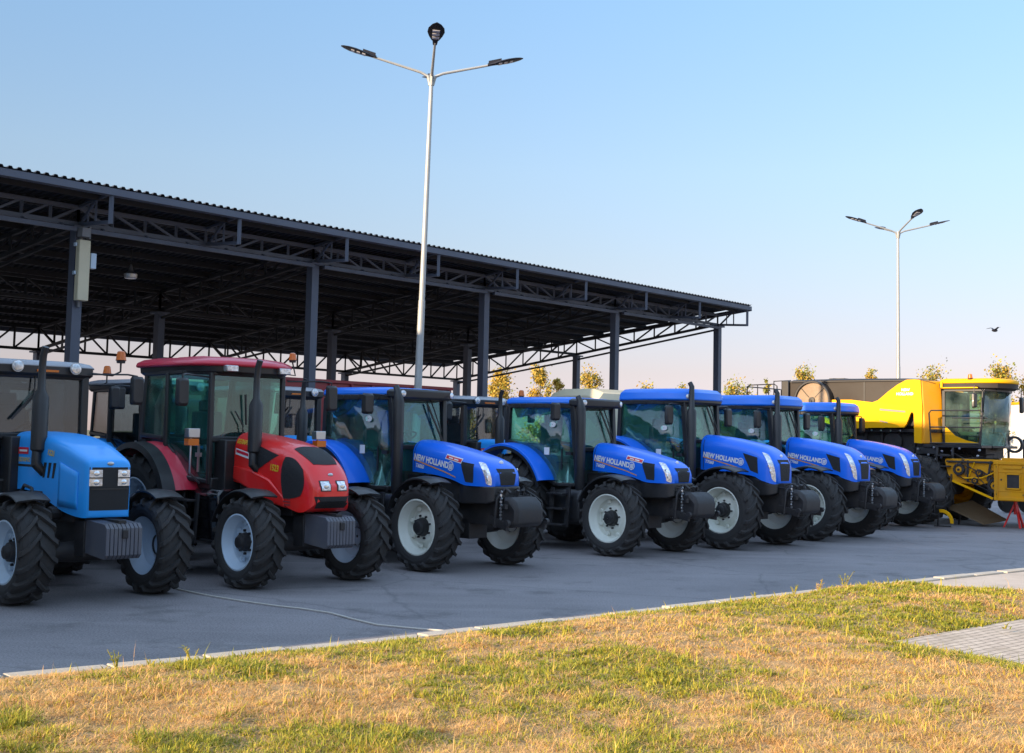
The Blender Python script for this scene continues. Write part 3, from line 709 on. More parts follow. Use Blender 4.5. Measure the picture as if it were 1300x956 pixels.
    w = MB(); panel(w, [(fx, -.57, 2.0), (fx, .57, 2.0), (fx - .02, .57, ztop - .03), (fx - .02, -.57, ztop - .03)]); w.build('windscreen', gl, cab)
    w = MB(); panel(w, [(xr, -.7, 2.03), (xr, .7, 2.03), (xr + .08, .7, ztop - .03), (xr + .08, -.7, ztop - .03)]); w.build('rear_window', gl, cab)
    w = MB(); w.tube([(fx + .05, -.1, ztop - .03 if not red else 2.05), (fx + .07, -.12, ztop - .3 if not red else 2.2), (fx + .05, -.25, ztop - .45 if not red else 2.4)], .012, 6)
    z0 = ztop - .25 if not red else 2.15; w.bar((fx + .05, -.05, z0 + .05), (fx + .05, -.40 if not red else -.08, z0 - .35 if not red else z0 + .5), .02, .03); w.build('wiper', M['black'], cab)
    interior(cab, -2.35, 1.62)
    if red:
        out = [(-3.38, -.75), (-3.38, .75), (-3.3, .88), (-1.85, .88), (-1.50, .74), (-1.30, .48), (-1.24, .2), (-1.24, -.2), (-1.30, -.48), (-1.50, -.74), (-1.85, -.88), (-3.3, -.88)]
        rf = MB(); rf.slab(out, [(3.05, .02), (3.07, -.02), (3.12, 0), (3.17, .12), (3.20, .35)]); rf.slab([(-3.0, -.4), (-3.0, .4), (-2.2, .4), (-2.2, -.4)], [(3.18, 0), (3.235, .05)])
        ro = rf.build('cab_roof', M['redroof'], T, bevel=.02, seg=3)
        v = MB(); v.slab([(x, y * .96) for x, y in out], [(2.93, .10), (2.97, .04), (3.055, .03)]); v.build('roof_lining', M['black'], ro)
        for s in (-1, 1):
            b = MB(); b.box(-1.34, -1.24, s * .46 - .10, s * .46 + .10, 2.97, 3.06); lo = b.build('work_light', M['steel'], T, bevel=.01)
            b = MB(); b.box(-1.242, -1.232, s * .46 - .085, s * .46 + .085, 2.98, 3.05); b.build('lens', M['lens'], lo)
            b = MB(); b.box(-1.28, -1.16, s * 1.10 - .09, s * 1.10 + .09, 2.00, 2.13); b.tube([(-1.25, s * 1.10, 2.0), (-1.25, s * 1.10, 1.5), (-1.4, s * .85, 1.35)], .018, 6); so = b.build('side_lamp', M['steel'], T, bevel=.008)
            b = MB(); b.box(-1.27, -1.155, s * 1.11 - .085, s * 1.11 + .085, 1.89, 1.985); b.build('indicator_lens', M['amber'], so)
        k = MB(); k.tube([(-1.7, .78, 3.0), (-1.55, .86, 2.98), (-1.55, .80, 3.18)], .012, 6); k.build('beacon_bracket', M['black'], ro); beacon(T, (-1.55, .80, 3.18), .9)
    else:
        out = [(-3.38, -.75), (-3.38, .75), (-3.3, .85), (-1.75, .82), (-1.58, .72), (-1.50, .5), (-1.50, -.5), (-1.58, -.72), (-1.75, -.82), (-3.3, -.85)]
        rf = MB(); rf.slab(out, [(2.90, .03), (2.92, -.02), (2.97, .04), (3.0, .2), (3.01, .4)]); ro = rf.build('cab_roof', M['pale'], T, bevel=.02, seg=3)
        v = MB(); v.slab([(x + .02, y * .98) for x, y in out], [(2.78, .05), (2.82, .0), (2.915, .0)]); v.build('roof_lining', M['black'], ro)
        for s in (-1, 1): round_lamp(T, (-1.42, s * .40, 2.90), .08, (1, 0, 0))
        b = MB(); b.box(-1.53, -1.46, -.12, .18, 2.84, 2.87); b.build('marker_lamp', M['amber'], ro)
        k = MB(); k.tube([(-1.62, .70, 2.86), (-1.55, 1.0, 2.84), (-1.55, 1.12, 2.90), (-1.55, 1.12, 3.02)], .014, 6); k.build('beacon_bracket', M['black'], ro); beacon(T, (-1.55, 1.12, 3.02), 1.05)
    for s in (-1, 1): mirror(T, (-1.20 if red else -1.40, s * 1.30, 2.64), .18, .40, (-1.50, s * .68, 2.88 if red else 2.84))
    ex = MB(); X, Y = (-.70, -.40); zb = 1.62
    ex.tube([(X + .05, Y + .1, 1.5), (X + .03, Y - .04, 1.64), (X, Y - .02, 1.80)], [.06, .065, .06], 12)
    ex.tube([(X, Y, 1.78), (X, Y, 1.82), (X, Y, 2.48), (X, Y, 2.58), (X, Y, 2.90), (X + .015, Y, 3.02), (X + .05, Y + .01, 3.12)], [.06, .10, .10, .05, .045, .045, .045], 14)
    ex.build('exhaust_stack', M['black'], T)
    if not red:
        k = MB(); k.tube([(-.95, -.52, 1.22), (-.6, -.60, 1.38), (-.35, -.62, 1.35), (-.28, -.60, 1.15), (-.28, -.5, .9)], .022, 8); k.build('grab_rail', M['black'], T)
        k = MB(); k.box(-1.75, -1.62, -.82, -.68, 1.45, 1.62); k.build('side_lamp', M['steel'], cab, bevel=.01)
    return T

# ------------------------------------------------------------------ combine harvester
def combine():
    T = thing('combine_harvester', 'large yellow combine harvester with dusty dark tank, lit by low sun at right edge', 'combine harvester', (0, 0, 0))
    for s in (-1, 1):
        make_wheel(T, 'front_wheel', (0, s * 1.62, .98), .98, .78, .50, 20, s, M['yellow'], hubmat=M['ochre'])
        make_wheel(T, 'rear_wheel', (-4.1, s * 1.35, .68), .68, .5, .36, 16, s, M['yellow'], hubmat=M['ochre'])
    c = MB(); c.box(-5.2, .2, -1.05, 1.05, 1.2, 2.9); c.box(-5.6, -4.6, -1.0, 1.0, 1.7, 3.3); c.lathe([(-1.3, .2), (1.3, .2)], (0, 0, .98), 'y', 12, cap=True); c.lathe([(-1.2, .1), (1.2, .1)], (-4.1, 0, .68), 'y', 12, cap=True)
    for i in range(7):
        x = -3.6 + i * .52; c.lathe([(0, .16 + .06 * (i % 3)), (.06, .16 + .06 * (i % 3))], (x, -1.1, 2.1 + .25 * (i % 2)), 'y', 18, -1, cap=True)
        c.bar((x, -1.12, 1.3), (x + .2, -1.12, 2.75), .05, .07)
    c.box(-3.9, .4, -1.3, 1.3, 2.62, 2.72); c.box(-.1, 1.6, -.7, .7, 1.9, 2.3)
    c.build('chassis', M['iron'], T, bevel=.015)
    # tank and engine deck
    k = MB(); k.loft([[(x, -w, 2.8), (x, w, 2.8), (x, w, zt - .05), (x, w - .2, zt), (x, -w + .2, zt), (x, -w, zt - .05)] for x, w, zt in ((-4.35, 1.28, 4.22), (-2.6, 1.32, 4.24), (-.6, 1.34, 4.22), (-.12, 1.25, 4.20))])
    tk = k.build('grain_tank', M['tank'], T, bevel=.02)
    k = MB(); k.box(-3.2, -2.7, -.9, -.5, 4.22, 4.27)
    k.bar((-4.3, -1.36, 4.15), (.2, -1.38, 4.15), .03, .03); k.box(-1.85, -1.80, -1.34, -1.30, 3.4, 4.15); k.build('tank_lid', M['black'], tk)
    k = MB(); k.box(-6.0, -4.4, -1.15, 1.15, 2.6, 3.72); k.loft([[(-6.35, -1.0, 2.7), (-6.35, 1.0, 2.7), (-6.25, 1.0, 3.5), (-6.25, -1.0, 3.5)], [(-5.9, -1.15, 2.3), (-5.9, 1.15, 2.3), (-5.9, 1.15, 3.75), (-5.9, -1.15, 3.75)]])
    k.build('rear_hood', M['tank'], T, bevel=.04)
    k = MB(); k.lathe([(-.02, .62), (.26, .62), (.28, .60), (.28, .555), (.20, .555)], (-3.45, -1.30, 3.56), 'y', 40, -1); d = k.build('screen_rim', M['black'], T)
    k = MB(); k.lathe([(.20, .56), (.235, .3), (.24, .12), (.24, .005)], (-3.45, -1.30, 3.56), 'y', 40, -1); k.build('rotary_screen', M['screen'], d)
    k = MB()
    for i in range(4):
        t = pi / 4 + i * pi / 2; k.bar((-3.45 + .13 * cos(t), -1.545, 3.56 + .13 * sin(t)), (-3.45 + .54 * cos(t), -1.52, 3.56 + .54 * sin(t)), .02, .02)
    k.lathe([(.24, .11), (.28, .10), (.285, .01)], (-3.45, -1.30, 3.56), 'y', 16, -1); k.bar((-3.45, -1.6, 3.56), (-3.43, -1.6, 2.9), .05, .03); k.build('screen_spokes', M['black'], d)
    k = MB(); k.box(-4.62, -4.36, -1.36, -1.12, 3.0, 4.20); k.build('air_duct', M['black'], T, bevel=.03)
    k = MB()
    def rail(pts, r=.02): k.tube(pts, r, 6)
    for y in (-1.12, 1.12):
        rail([(-6.0, y, 3.3), (-5.98, y, 4.02), (-5.9, y, 4.08), (-5.0, y, 4.10), (-4.9, y, 4.04), (-4.86, y, 3.3)]); rail([(-6.0, y, 3.7), (-4.88, y, 3.75)])
        for x in (-5.6, -5.2): rail([(x, y, 3.5), (x, y, 4.08)], .016)
    rail([(-6.0, -1.1, 4.03), (-6.0, 1.1, 4.03)]); rail([(-5.3, -.6, 3.7), (-5.3, -.6, 4.22), (-4.7, -.6, 4.24), (-4.6, -.6, 3.7)])
    k.build('service_rail', M['iron'], T)
    # yellow side shields
    for s in (-1, 1):
        out = [(-.02, 4.15), (-.20, 4.17), (-.45, 4.16), (-.72, 4.02), (-1.0, 3.82), (-1.32, 3.56), (-1.5, 3.50), (-2.2, 3.58), (-2.9, 3.58), (-3.05, 3.50), (-3.35, 3.30), (-3.5, 3.0), (-2.4, 2.70), (-1.5, 2.74), (-.50, 2.76), (-.42, 2.86), (-.30, 3.16), (-.25, 3.22), (-.20, 3.16), (-.19, 2.8), (-.20, 2.32), (.02, 2.30), (.06, 3.3)]
        def yy(x, z): return s * (1.40 + .10 * (1 - min(1, abs(z - 3.1) / 1.3) ** 2) + .03 * cos(x * 1.2))
        m = MB(); import mathutils
        A = [(x, yy(x, z), z) for x, z in out]; B = [(x, yy(x, z) - s * .09, z) for x, z in out]
        tri = mathutils.geometry.tessellate_polygon([[Vector((x, z, 0)) for x, z in out]])
        n = len(out); m.add(A + B, [tuple(t) for t in tri] + [tuple(i + n for i in reversed(t)) for t in tri] + [(i, (i + 1) % n, (i + 1) % n + n, i + n) for i in range(n)])
        p = m.build('side_shield', M['yellow'], T, ang=50)
        if s < 0:
            for tx, sz, x, z, mt, nm in (('NEW', .11, -.45, 3.86, 'txtwhite', 'shield_lettering'), ('HOLLAND', .11, -.47, 3.74, 'txtwhite', 'shield_lettering'), ):
                vs, fs = text_geo(tx, sz, .004); t = MB(); t.add([(x + a, yy(x, z) - .02, z + b) for a, b in vs], fs); t.build(nm, M[mt], p)
            t = MB(); t.add([(x, yy(x, z) - .012, z) for x, z in ((-1.25, 3.26), (-.45, 3.20), (-.45, 3.24), (-1.25, 3.31))], [(0, 1, 2, 3)]); t.build('shield_stripe', M['grey'], p)
            t = MB(); t.add([(x, yy(x, z) - .012, z) for x, z in ((-2.2, 3.12), (-1.0, 2.88), (-1.0, 2.91), (-2.2, 3.17))], [(0, 1, 2, 3)]); t.build('shield_stripe', M['grey'], p)
    # front shoulders beside the cab
    for s in (-1, 1):
        k = MB(); k.loft([[(x, s * .86, z) , (x2, s * y1, z), (x2 - .1, s * y1, z), (x - .3, s * .86, z)] for z, x, x2, y1 in ((2.30, .42, .10, 1.46), (2.9, .40, .12, 1.47), (3.6, .38, .06, 1.46), (4.14, .34, .0, 1.40))])
        k.build('front_panel', M['orange'], T, bevel=.02)
    k = MB(); k.box(.05, 1.75, -1.45, 1.45, 2.20, 2.28); k.box(-.2, .5, -1.4, 1.4, 2.0, 2.2); k.build('platform', M['black'], T, bevel=.01)
    k = MB()
    def rail2(pts): k.tube(pts, .022, 6)
    y = -1.52
    rail2([(.32, y, 2.3), (.26, y, 3.18), (.32, y, 3.26), (1.75, y, 3.26), (1.82, y, 3.18), (1.72, y, 2.3)]); rail2([(.28, y, 2.78), (1.78, y, 2.78)]); rail2([(.28, y, 2.32), (1.72, y, 2.32)]); rail2([(.95, y, 3.05), (1.9, y + .1, 3.05)])
    k.build('handrail', M['black'], T)
    k = MB()
    for i in range(5): k.box(.5, .95, -1.75, -1.45, .75 + .3 * i, .79 + .3 * i)
    k.bar((.5, -1.7, .7), (.5, -1.5, 2.2), .04, .06); k.bar((.95, -1.7, .7), (.95, -1.5, 2.2), .04, .06); k.build('ladder', M['iron'], T)
    # cab
    C = MB(); W = .92
    fr = [(1.62, -W), (1.86, -.62), (1.97, 0), (1.86, .62), (1.62, W)]
    C.bar((.46, -W, 2.28), (.46, -W, 3.86), .07, .09); C.bar((.46, W, 2.28), (.46, W, 3.86), .07, .09)
    for s in (-1, 1): C.bar((1.50, s * W, 2.28), (1.62, s * W, 3.86), .06, .07); C.bar((.46, s * W, 2.30), (1.5, s * W, 2.30), .07, .09); C.bar((.46, s * W, 3.86), (1.62, s * W, 3.86), .07, .07)
    for a, b in zip(fr[:-1], fr[1:]): C.bar((a[0], a[1], 3.86), (b[0], b[1], 3.86), .07, .07); C.bar((a[0] - .12, a[1], 2.24), (b[0] - .12, b[1], 2.24), .07, .07)
    C.bar((1.88, .02, 2.6), (1.96, .02, 3.84), .03, .03)
    cab = C.build('cab_frame', M['black'], T, bevel=.01)
    for s in (-1, 1):
        g = MB(); panel(g, [(.5, s * W, 2.62), (.8, s * W, 2.42), (1.5, s * W, 2.30), (1.61, s * W, 3.83), (.5, s * W, 3.83)]); g.build('side_window', M['cabgreen'], cab)
        g = MB(); g.prism([(.5, 2.30), (1.5, 2.30), (1.5, 2.34), (1.1, 2.42), (.8, 2.54), (.5, 2.82)], 'y', s * (W - .01), s * (W + .03)); g.build('door_lower_panel', M['yellow'], cab)
    g = MB(); vs = []; fs = []
    for x, y in fr: vs += [(x - .12, y, 2.26), (x - .02, y, 2.9), (x, y, 3.84)]
    for i in range(4):
        for j in range(2): a = 3 * i + j; fs.append((a, a + 3, a + 4, a + 1))
    g.add(vs, fs); g.build('windscreen', M['cabgreen'], cab, solid=.008, ang=80)
    g = MB(); g.box(.42, .45, -.9, .9, 2.3, 3.86); g.build('cab_rear_wall', M['inner'], cab)
    g = MB(); g.box(.46, 1.7, -.88, .88, 2.22, 2.27); g.build('cab_floor', M['black'], cab)
    interior(cab, .95, 2.55)
    rf = MB(); out = [(.36, -1.0), (.36, 1.0), (1.6, 1.02), (2.0, .80), (2.2, .35), (2.22, 0), (2.2, -.35), (2.0, -.80), (1.6, -1.02)]
    rf.slab(out, [(4.06, .02), (4.10, 0), (4.17, .04), (4.21, .18), (4.22, .5)]); ro = rf.build('cab_roof', M['yellow'], T, bevel=.02)
    rf = MB(); rf.slab([(x - .02, y * .985) for x, y in out], [(3.89, .10), (3.93, .02), (4.06, .01)]); rl = rf.build('roof_lamp_housing', M['tank'], ro)
    for y in (-.62, -.35, .2, .45): round_lamp(T, (2.20 - abs(y) * .32, y, 4.0), .045, (1, y * .5, 0))
    rf = MB(); rf.box(.40, 1.5, -1.03, -1.0, 3.92, 3.95); rf.box(.40, .46, -1.03, -1.0, 3.92, 4.12); rf.build('roof_trim', M['yellow'], ro)
    beacon(T, (1.25, -.95, 4.17), 1.0)
    mirror(T, (1.55, -1.45, 3.55), .20, .42, (1.5, -1.0, 3.95)); mirror(T, (1.9, 1.35, 3.5), .20, .48, (1.7, 1.0, 3.95))
    for s in (-1, 1):
        k = MB(); k.lathe([(0, .12), (.02, .12)], (.25, s * .5, 3.4), 'x', 10)
    k = MB(); rr2 = random.Random(5)
    for i in range(16):
        x = rr2.uniform(-.6, 1.7); y = -rr2.uniform(.7, 1.5); z = rr2.uniform(1.75, 2.15); k.tube([(x, y, z), (x + rr2.uniform(.1, .4), y - .05, z - rr2.uniform(0, .25)), (x + rr2.uniform(.3, .9), y + .1, z - rr2.uniform(.1, .5))], .022, 6)
    k.build('hydraulic_hoses', M['iron'], T); k = MB()
    for i in range(12): x = rr2.uniform(-.4, 1.7); z = rr2.uniform(1.8, 2.2); k.lathe([(0, .035), (.05, .03), (.052, .005)], (x, -1.46, z), 'y', 8, -1)
    for i in range(9): k.lathe([(0, .03), (.02, .028), (.022, .005)], (-3.1 + i * .3, -1.31, 2.67), 'y', 8, -1)
    k.build('couplings', M['steel'], T)
    k = MB()
    for i in range(8): k.box(-5.7, -4.75, -1.175, -1.15, 2.8 + i * .10, 2.85 + i * .10)
    k.build('side_vent', M['black'], T)
    # feeder and header
    k = MB(); k.loft([[(.7, -.75, 1.35), (.7, .75, 1.35), (.7, .75, 2.1), (.7, -.75, 2.1)], [(2.9, -.75, .65), (2.9, .75, .65), (2.9, .75, 1.5), (2.9, -.75, 1.5)]]); k.build('feeder_house', M['iron'], T, bevel=.02)
    return T
def header(T):
    """narrow pick-up header in front of the combine; own thing"""
    h = thing('combine_header', 'dusty yellow harvester header with belts and pulleys on its side, under the combine cab', 'combine header', (0, 0, 0))
    k = MB(); k.prism([(1.75, 1.08), (1.62, 1.70), (1.66, 1.74), (3.98, 1.74), (3.98, .62), (3.55, .62), (3.5, 1.0), (3.1, 1.16), (2.6, 1.02)], 'y', -1.62, -1.54); k.prism([(1.62, 1.70), (3.98, 1.74), (3.98, .62), (3.5, .62), (2.6, 1.0), (1.75, 1.08)], 'y', 1.7, 1.78)
    k.box(1.9, 2.0, -1.6, 1.76, 1.1, 1.72); k.build('side_plate', M['ochre'], h, bevel=.01)
    k = MB(); k.box(3.1, 4.0, -1.85, -1.6, .62, 1.72); k.box(3.35, 3.85, -1.875, -1.85, 1.50, 1.56); k.box(3.1, 3.98, -1.88, -1.84, 1.62, 1.70); k.box(3.1, 3.98, -1.88, -1.84, .64, .72);
    k.box(3.12, 3.98, -1.86, -1.85, 1.40, 1.43); k.box(3.12, 3.98, -1.86, -1.85, .88, .91); k.bar((3.2, -1.87, .70), (3.2, -1.87, 1.66), .05, .03); k.bar((3.93, -1.87, .70), (3.93, -1.87, 1.66), .05, .03)
    k.box(3.30, 3.95, -1.80, -1.66, 1.72, 1.80); k.box(3.42, 3.83, -1.88, -1.86, 1.34, 1.38); k.box(3.42, 3.83, -1.88, -1.86, .94, .98); k.box(3.42, 3.46, -1.88, -1.86, .94, 1.38); k.box(3.79, 3.83, -1.88, -1.86, .94, 1.38)
    k.build('end_box', M['ochre'], h, bevel=.008)
    r3 = random.Random(8); k = MB()
    for i in range(14):
        x = r3.uniform(1.8, 3.05); z = r3.uniform(1.15, 1.66) - (0 if x < 2.4 else .05)
        if i % 3 == 0: k.tube([(x, -1.60, z), (x + .15, -1.68, z - .05), (x + .35, -1.64, z - .16)], .016, 5)
        elif i % 3 == 1: k.box(x, x + r3.uniform(.06, .16), -1.68, -1.60, z, z + r3.uniform(.04, .10))
        else: k.bar((x, -1.67, z), (x + r3.uniform(-.2, .25), -1.67, z - r3.uniform(.1, .25)), .03, .04)
    k.build('drive_fittings', M['rust'], h, bevel=.004)
    k = MB(); k.box(3.45, 3.80, -1.856, -1.852, .98, 1.34); k.build('inspection_opening', M['iron'], h)
    k = MB()
    for x, z in ((3.18, .8), (3.18, 1.55), (3.9, .8), (3.9, 1.55), (3.3, 1.2)): k.lathe([(0, .025), (.02, .025), (.022, .005)], (x, -1.85, z), 'y', 6, -1)
    k.build('bolts', M['iron'], h); k = MB(); k.bar((1.7, -1.66, 1.66), (3.0, -1.66, 1.66), .05, .05); k.bar((2.3, -1.66, 1.1), (2.3, -1.66, 1.7), .04, .05); k.bar((2.85, -1.66, 1.15), (2.95, -1.66, 1.7), .04, .05); k.build('frame_rails', M['iron'], h)
    k = MB(); k.box(3.95, 4.6, -1.6, 1.75, .55, .62); k.box(3.9, 4.06, -1.55, 1.75, 1.62, 1.74); k.box(3.98, 4.02, -1.62, 1.75, 1.15, 1.62); k.box(3.98, 4.02, -1.62, 1.75, .62, .80)
    for i in range(5): k.box(4.0, 4.06, -1.5 + i * .75, -1.42 + i * .75, .62, 1.7)
    k.build('front_frame', M['ochre'], h, bevel=.01)
    k = MB(); k.lathe([(-1.5, .22), (1.6, .22)], (3.5, 0, 1.0), 'y', 18, cap=True)
    for i in range(60):
        a = i * .55; k.bar((3.5 + .2 * cos(a), -1.5 + i * .052, 1.0 + .2 * sin(a)), (3.5 + .34 * cos(a), -1.5 + i * .052, 1.0 + .34 * sin(a)), .16, .02)
    k.build('auger', M['ochre'], h)
    for (x, z, r, mt) in ((2.05, 1.44, .17, 'iron'), (2.62, 1.36, .10, 'iron'), (3.05, 1.02, .20, 'iron'), (2.5, 1.14, .09, 'black')):
        k = MB(); k.lathe([(0, r * .9), (.03, r), (.05, r * .85), (.07, r), (.10, r * .9), (.10, r * .6), (.06, r * .55), (.06, r * .2), (.12, r * .18), (.12, .003)], (x, -1.62, z), 'y', 24, -1); w = k.build('pulley', M[mt], h)
        k = MB(); k.lathe([(.06, r * .55), (.075, r * .5), (.08, r * .2)], (x, -1.62, z), 'y', 20, -1); k.build('pulley_hub', M['ochre'], w)
    k = MB()
    def belt(a, b, ra, rb):
        a = Vector(a); b = Vector(b); d = (b - a); L = d.length; ang = math.atan2(d.z, d.x)
        for sg in (1, -1):
            n = ang + sg * pi / 2; k.bar((a.x + ra * cos(n), -1.70, a.z + ra * sin(n)), (b.x + rb * cos(n), -1.70, b.z + rb * sin(n)), .03, .018)
    belt((2.05, 0, 1.44), (3.05, 0, 1.02), .17, .20); belt((2.62, 0, 1.36), (3.05, 0, 1.02), .10, .16); k.build('drive_belt', M['black'], h)
    k = MB(); k.bar((1.85, -1.66, 1.12), (3.0, -1.66, .66), .03, .06); k.tube([(2.3, -1.66, 1.2), (2.5, -1.7, 1.65)], .015, 6); k.tube([(2.1, -1.66, 1.2), (2.7, -1.7, 1.22), (3.1, -1.7, 1.4), (3.3, -1.7, 1.3)], .02, 6); k.build('support_strut', M['yellow'], h)
    return h

# ------------------------------------------------------------------ shed
DN = Vector((-.76429, .64487, 0)); DD = Vector((.64487, .76429, 0))
def sp(D, t, z): return DN * D + DD * t + Vector((0, 0, z))
D0 = 22.22; ROWS = (D0, D0 + 6, D0 + 12); TS = [8.4] + [13.13 + 6.01 * k for k in range(0, 5)]
SL = .142; SR = .114
def chord(D): return 6.02 - SL * (D - D0)
def build_shed():
    T = thing('open_shed', 'long open-sided steel shed with dark sloping roof on tall columns and trusses', 'shed', sp(D0, 25, 0) * 1.0)
    off = T.location.copy()
    class SB(MB):
        def build(s, *a, **k):
            s.v = [(x - off.x, y - off.y, z - off.z) for x, y, z in s.v]; return MB.build(s, *a, **k)
    for D in ROWS:
        for t in TS:
            c = SB(); p = sp(D, t, 0); z = chord(D)
            c.bar(p, p + Vector((0, 0, z - .02)), .20, .20, up=DD); c.bar(p, p + Vector((0, 0, .03)), .44, .44, up=DD)
            c.bar(p + Vector((0, 0, z - .05)), p + Vector((0, 0, z)), .36, .36, up=DD)
            c.build('column', M['shed'], T)
    # roof sheet
    r = SB(); pitch = .175; t0, t1 = 7.6, 37.36; n = int((t1 - t0) / pitch); rows = []
    for D in (21.0, D0 + 13.0):
        z = 6.66 - SR * (D - 21.0); row = []
        for i in range(n):
            t = t0 + i * pitch
            for a, hh in ((0, 0), (.075, 0), (.10, .038), (.15, .038)): row.append(sp(D, t + a, z + hh))
        rows.append(row)
    r.loft(rows, closed=False, cap0=False, cap1=False)
    o = r.build('roof', M['roofsheet'], T, flat=True, solid=.008)
    for D, zz in ((21.04, 0), (D0 + 12.9, 0)):
        b = SB(); z = 6.66 - SR * (D - 21.0) - .010
        b.bar(sp(D, t0, z - .07), sp(D, t1, z - .07), .05, .13); b.bar(sp(D + .08, t0, z - .125), sp(D + .08, t1, z - .125), .13, .03); b.build('eave_beam', M['shed'], o)
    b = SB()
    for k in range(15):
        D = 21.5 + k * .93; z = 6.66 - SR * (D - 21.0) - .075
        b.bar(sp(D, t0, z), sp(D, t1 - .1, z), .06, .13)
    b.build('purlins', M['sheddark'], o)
    b = SB()
    for t in (t0, t1 - .02):
        z0 = 6.66 - .05; b.bar(sp(21.02, t, z0 - .05), sp(D0 + 12.95, t, z0 - SR * 14.15 - .05), .05, .14)
    b.build('verge_trim', M['shed'], o)
    def truss(Da, ta, Db, tb, nb, name, ext=0, dd=.37, cs=.08):
        m = SB()
        def P(u, top):
            D = lerp(Da, Db, u); return sp(D, lerp(ta, tb, u), chord(D) + ((dd + .026 * (D - D0)) if top else 0.045))
        m.bar(P(0, 0), P(1, 0), cs, cs); m.bar(P(0, 1), P(1, 1), cs, cs)
        for i in range(nb + 1):
            u = i / nb; m.bar(P(u, 0), P(u, 1), .05, .05)
            if i < nb:
                a, b2 = (u, (i + 1) / nb)
                if i < nb / 2: m.bar(P(a, 1), P(b2, 0), .045, .045)
                else: m.bar(P(a, 0), P(b2, 1), .045, .045)
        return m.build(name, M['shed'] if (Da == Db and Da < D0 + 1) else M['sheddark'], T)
    for D in ROWS:
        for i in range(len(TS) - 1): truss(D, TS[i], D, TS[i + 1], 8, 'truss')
    # doubled lower chord of the front girder, eave cantilevers every 3 m ending in a post at the eave
    for i in range(len(TS) - 1):
        m = SB(); m.bar(sp(D0 - .20, TS[i] + .15, 5.93), sp(D0 - .20, TS[i + 1] - .15, 5.93), .08, .08)
        for k in range(6): t = lerp(TS[i], TS[i + 1], (k + .5) / 6); m.bar(sp(D0 - .20, t, 5.93), sp(D0, t, 6.05), .04, .04)
        m.build('lower_girder', M['shed'], T)
    for t in TS + [(a + b2) / 2 for a, b2 in zip(TS[:-1], TS[1:])]:
        m = SB(); e = 21.08
        m.bar(sp(D0, t, 6.06), sp(e, t, 6.0), .06, .07); m.bar(sp(e, t, 5.97), sp(e, t, 6.56), .07, .07); m.bar(sp(D0, t, 6.40), sp(e, t, 6.56), .05, .05)
        m.bar(sp(D0 - .1, t, 6.06), sp(D0 - .62, t, 6.50), .045, .045); m.bar(sp(D0 - .62, t, 6.03), sp(D0 - .62, t, 6.5), .035, .035); m.bar(sp(D0 - .35, t, 6.05), sp(D0 - .35, t, 6.45), .03, .03)
        m.build('eave_cantilever', M['shed'], T)
    for t in TS:
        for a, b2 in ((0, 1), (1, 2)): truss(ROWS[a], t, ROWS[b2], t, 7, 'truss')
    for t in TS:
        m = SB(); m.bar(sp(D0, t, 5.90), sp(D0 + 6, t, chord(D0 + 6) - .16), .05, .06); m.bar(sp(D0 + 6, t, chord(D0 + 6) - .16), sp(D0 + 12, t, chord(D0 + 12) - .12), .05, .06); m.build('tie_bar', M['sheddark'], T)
    for D in ():
        m = SB(); m.bar(sp(D, t0, chord(D) + .1), sp(D, t1 - .2, chord(D) + .1), .07, .07)
        for i in range(27):
            t = t0 + i * 1.48; m.bar(sp(D, t, chord(D) + .1), sp(D, t + .74, chord(D) + .55), .04, .04); m.bar(sp(D, t + 1.48, chord(D) + .1), sp(D, t + .74, chord(D) + .55), .04, .04)
        m.build('roof_bracing', M['shed'], T)
    return T
build_shed()
p = sp(D0 - .16, 13.13, 4.55); fb = thing('equipment_case', 'long cream equipment case strapped high on the leftmost front shed column', 'equipment case', p, math.atan2(DD.y, DD.x))
b = MB(); b.box(-.12, .12, -.14, .0, 0, 1.18); b.build('case', M['cream'], fb, bevel=.015)
b = MB(); b.box(-.09, .09, -.16, .02, 1.24, 1.42); b.box(.10, .14, -.1, .02, 1.22, 1.46); b.bar((0, .02, -.12), (0, .02, 1.5), .05, .05); b.build('bracket', M['grey'], fb, bevel=.01)
b = MB(); b.box(.16, .28, -.1, .02, .65, .95); b.box(-.17, -.13, -.08, .0, 1.05, 1.12); b.box(-.17, -.13, -.08, 0, .5, .57); b.build('junction_box', M['rimblue'], fb, bevel=.008)
p = sp(D0 + 2.4, 15.9, 5.48); fl = thing('flood_lamp', 'small pale flood lamp hanging under the shed roof', 'lamp', p)
b = MB(); b.lathe([(0, .14), (.08, .15), (.14, .06), (.3, .02)], (0, 0, 0), 'z', 16, cap=True); fo = b.build('lamp_housing', M['steel'], fl); b = MB(); b.lathe([(-.02, .12), (-.005, .12)], (0, 0, 0), 'z', 16, cap=True); b.build('lens', M['led'], fo)
b = MB(); b.bar((0, 0, .28), (0, 0, .95), .02, .02); b.build('hanger', M['iron'], fl)

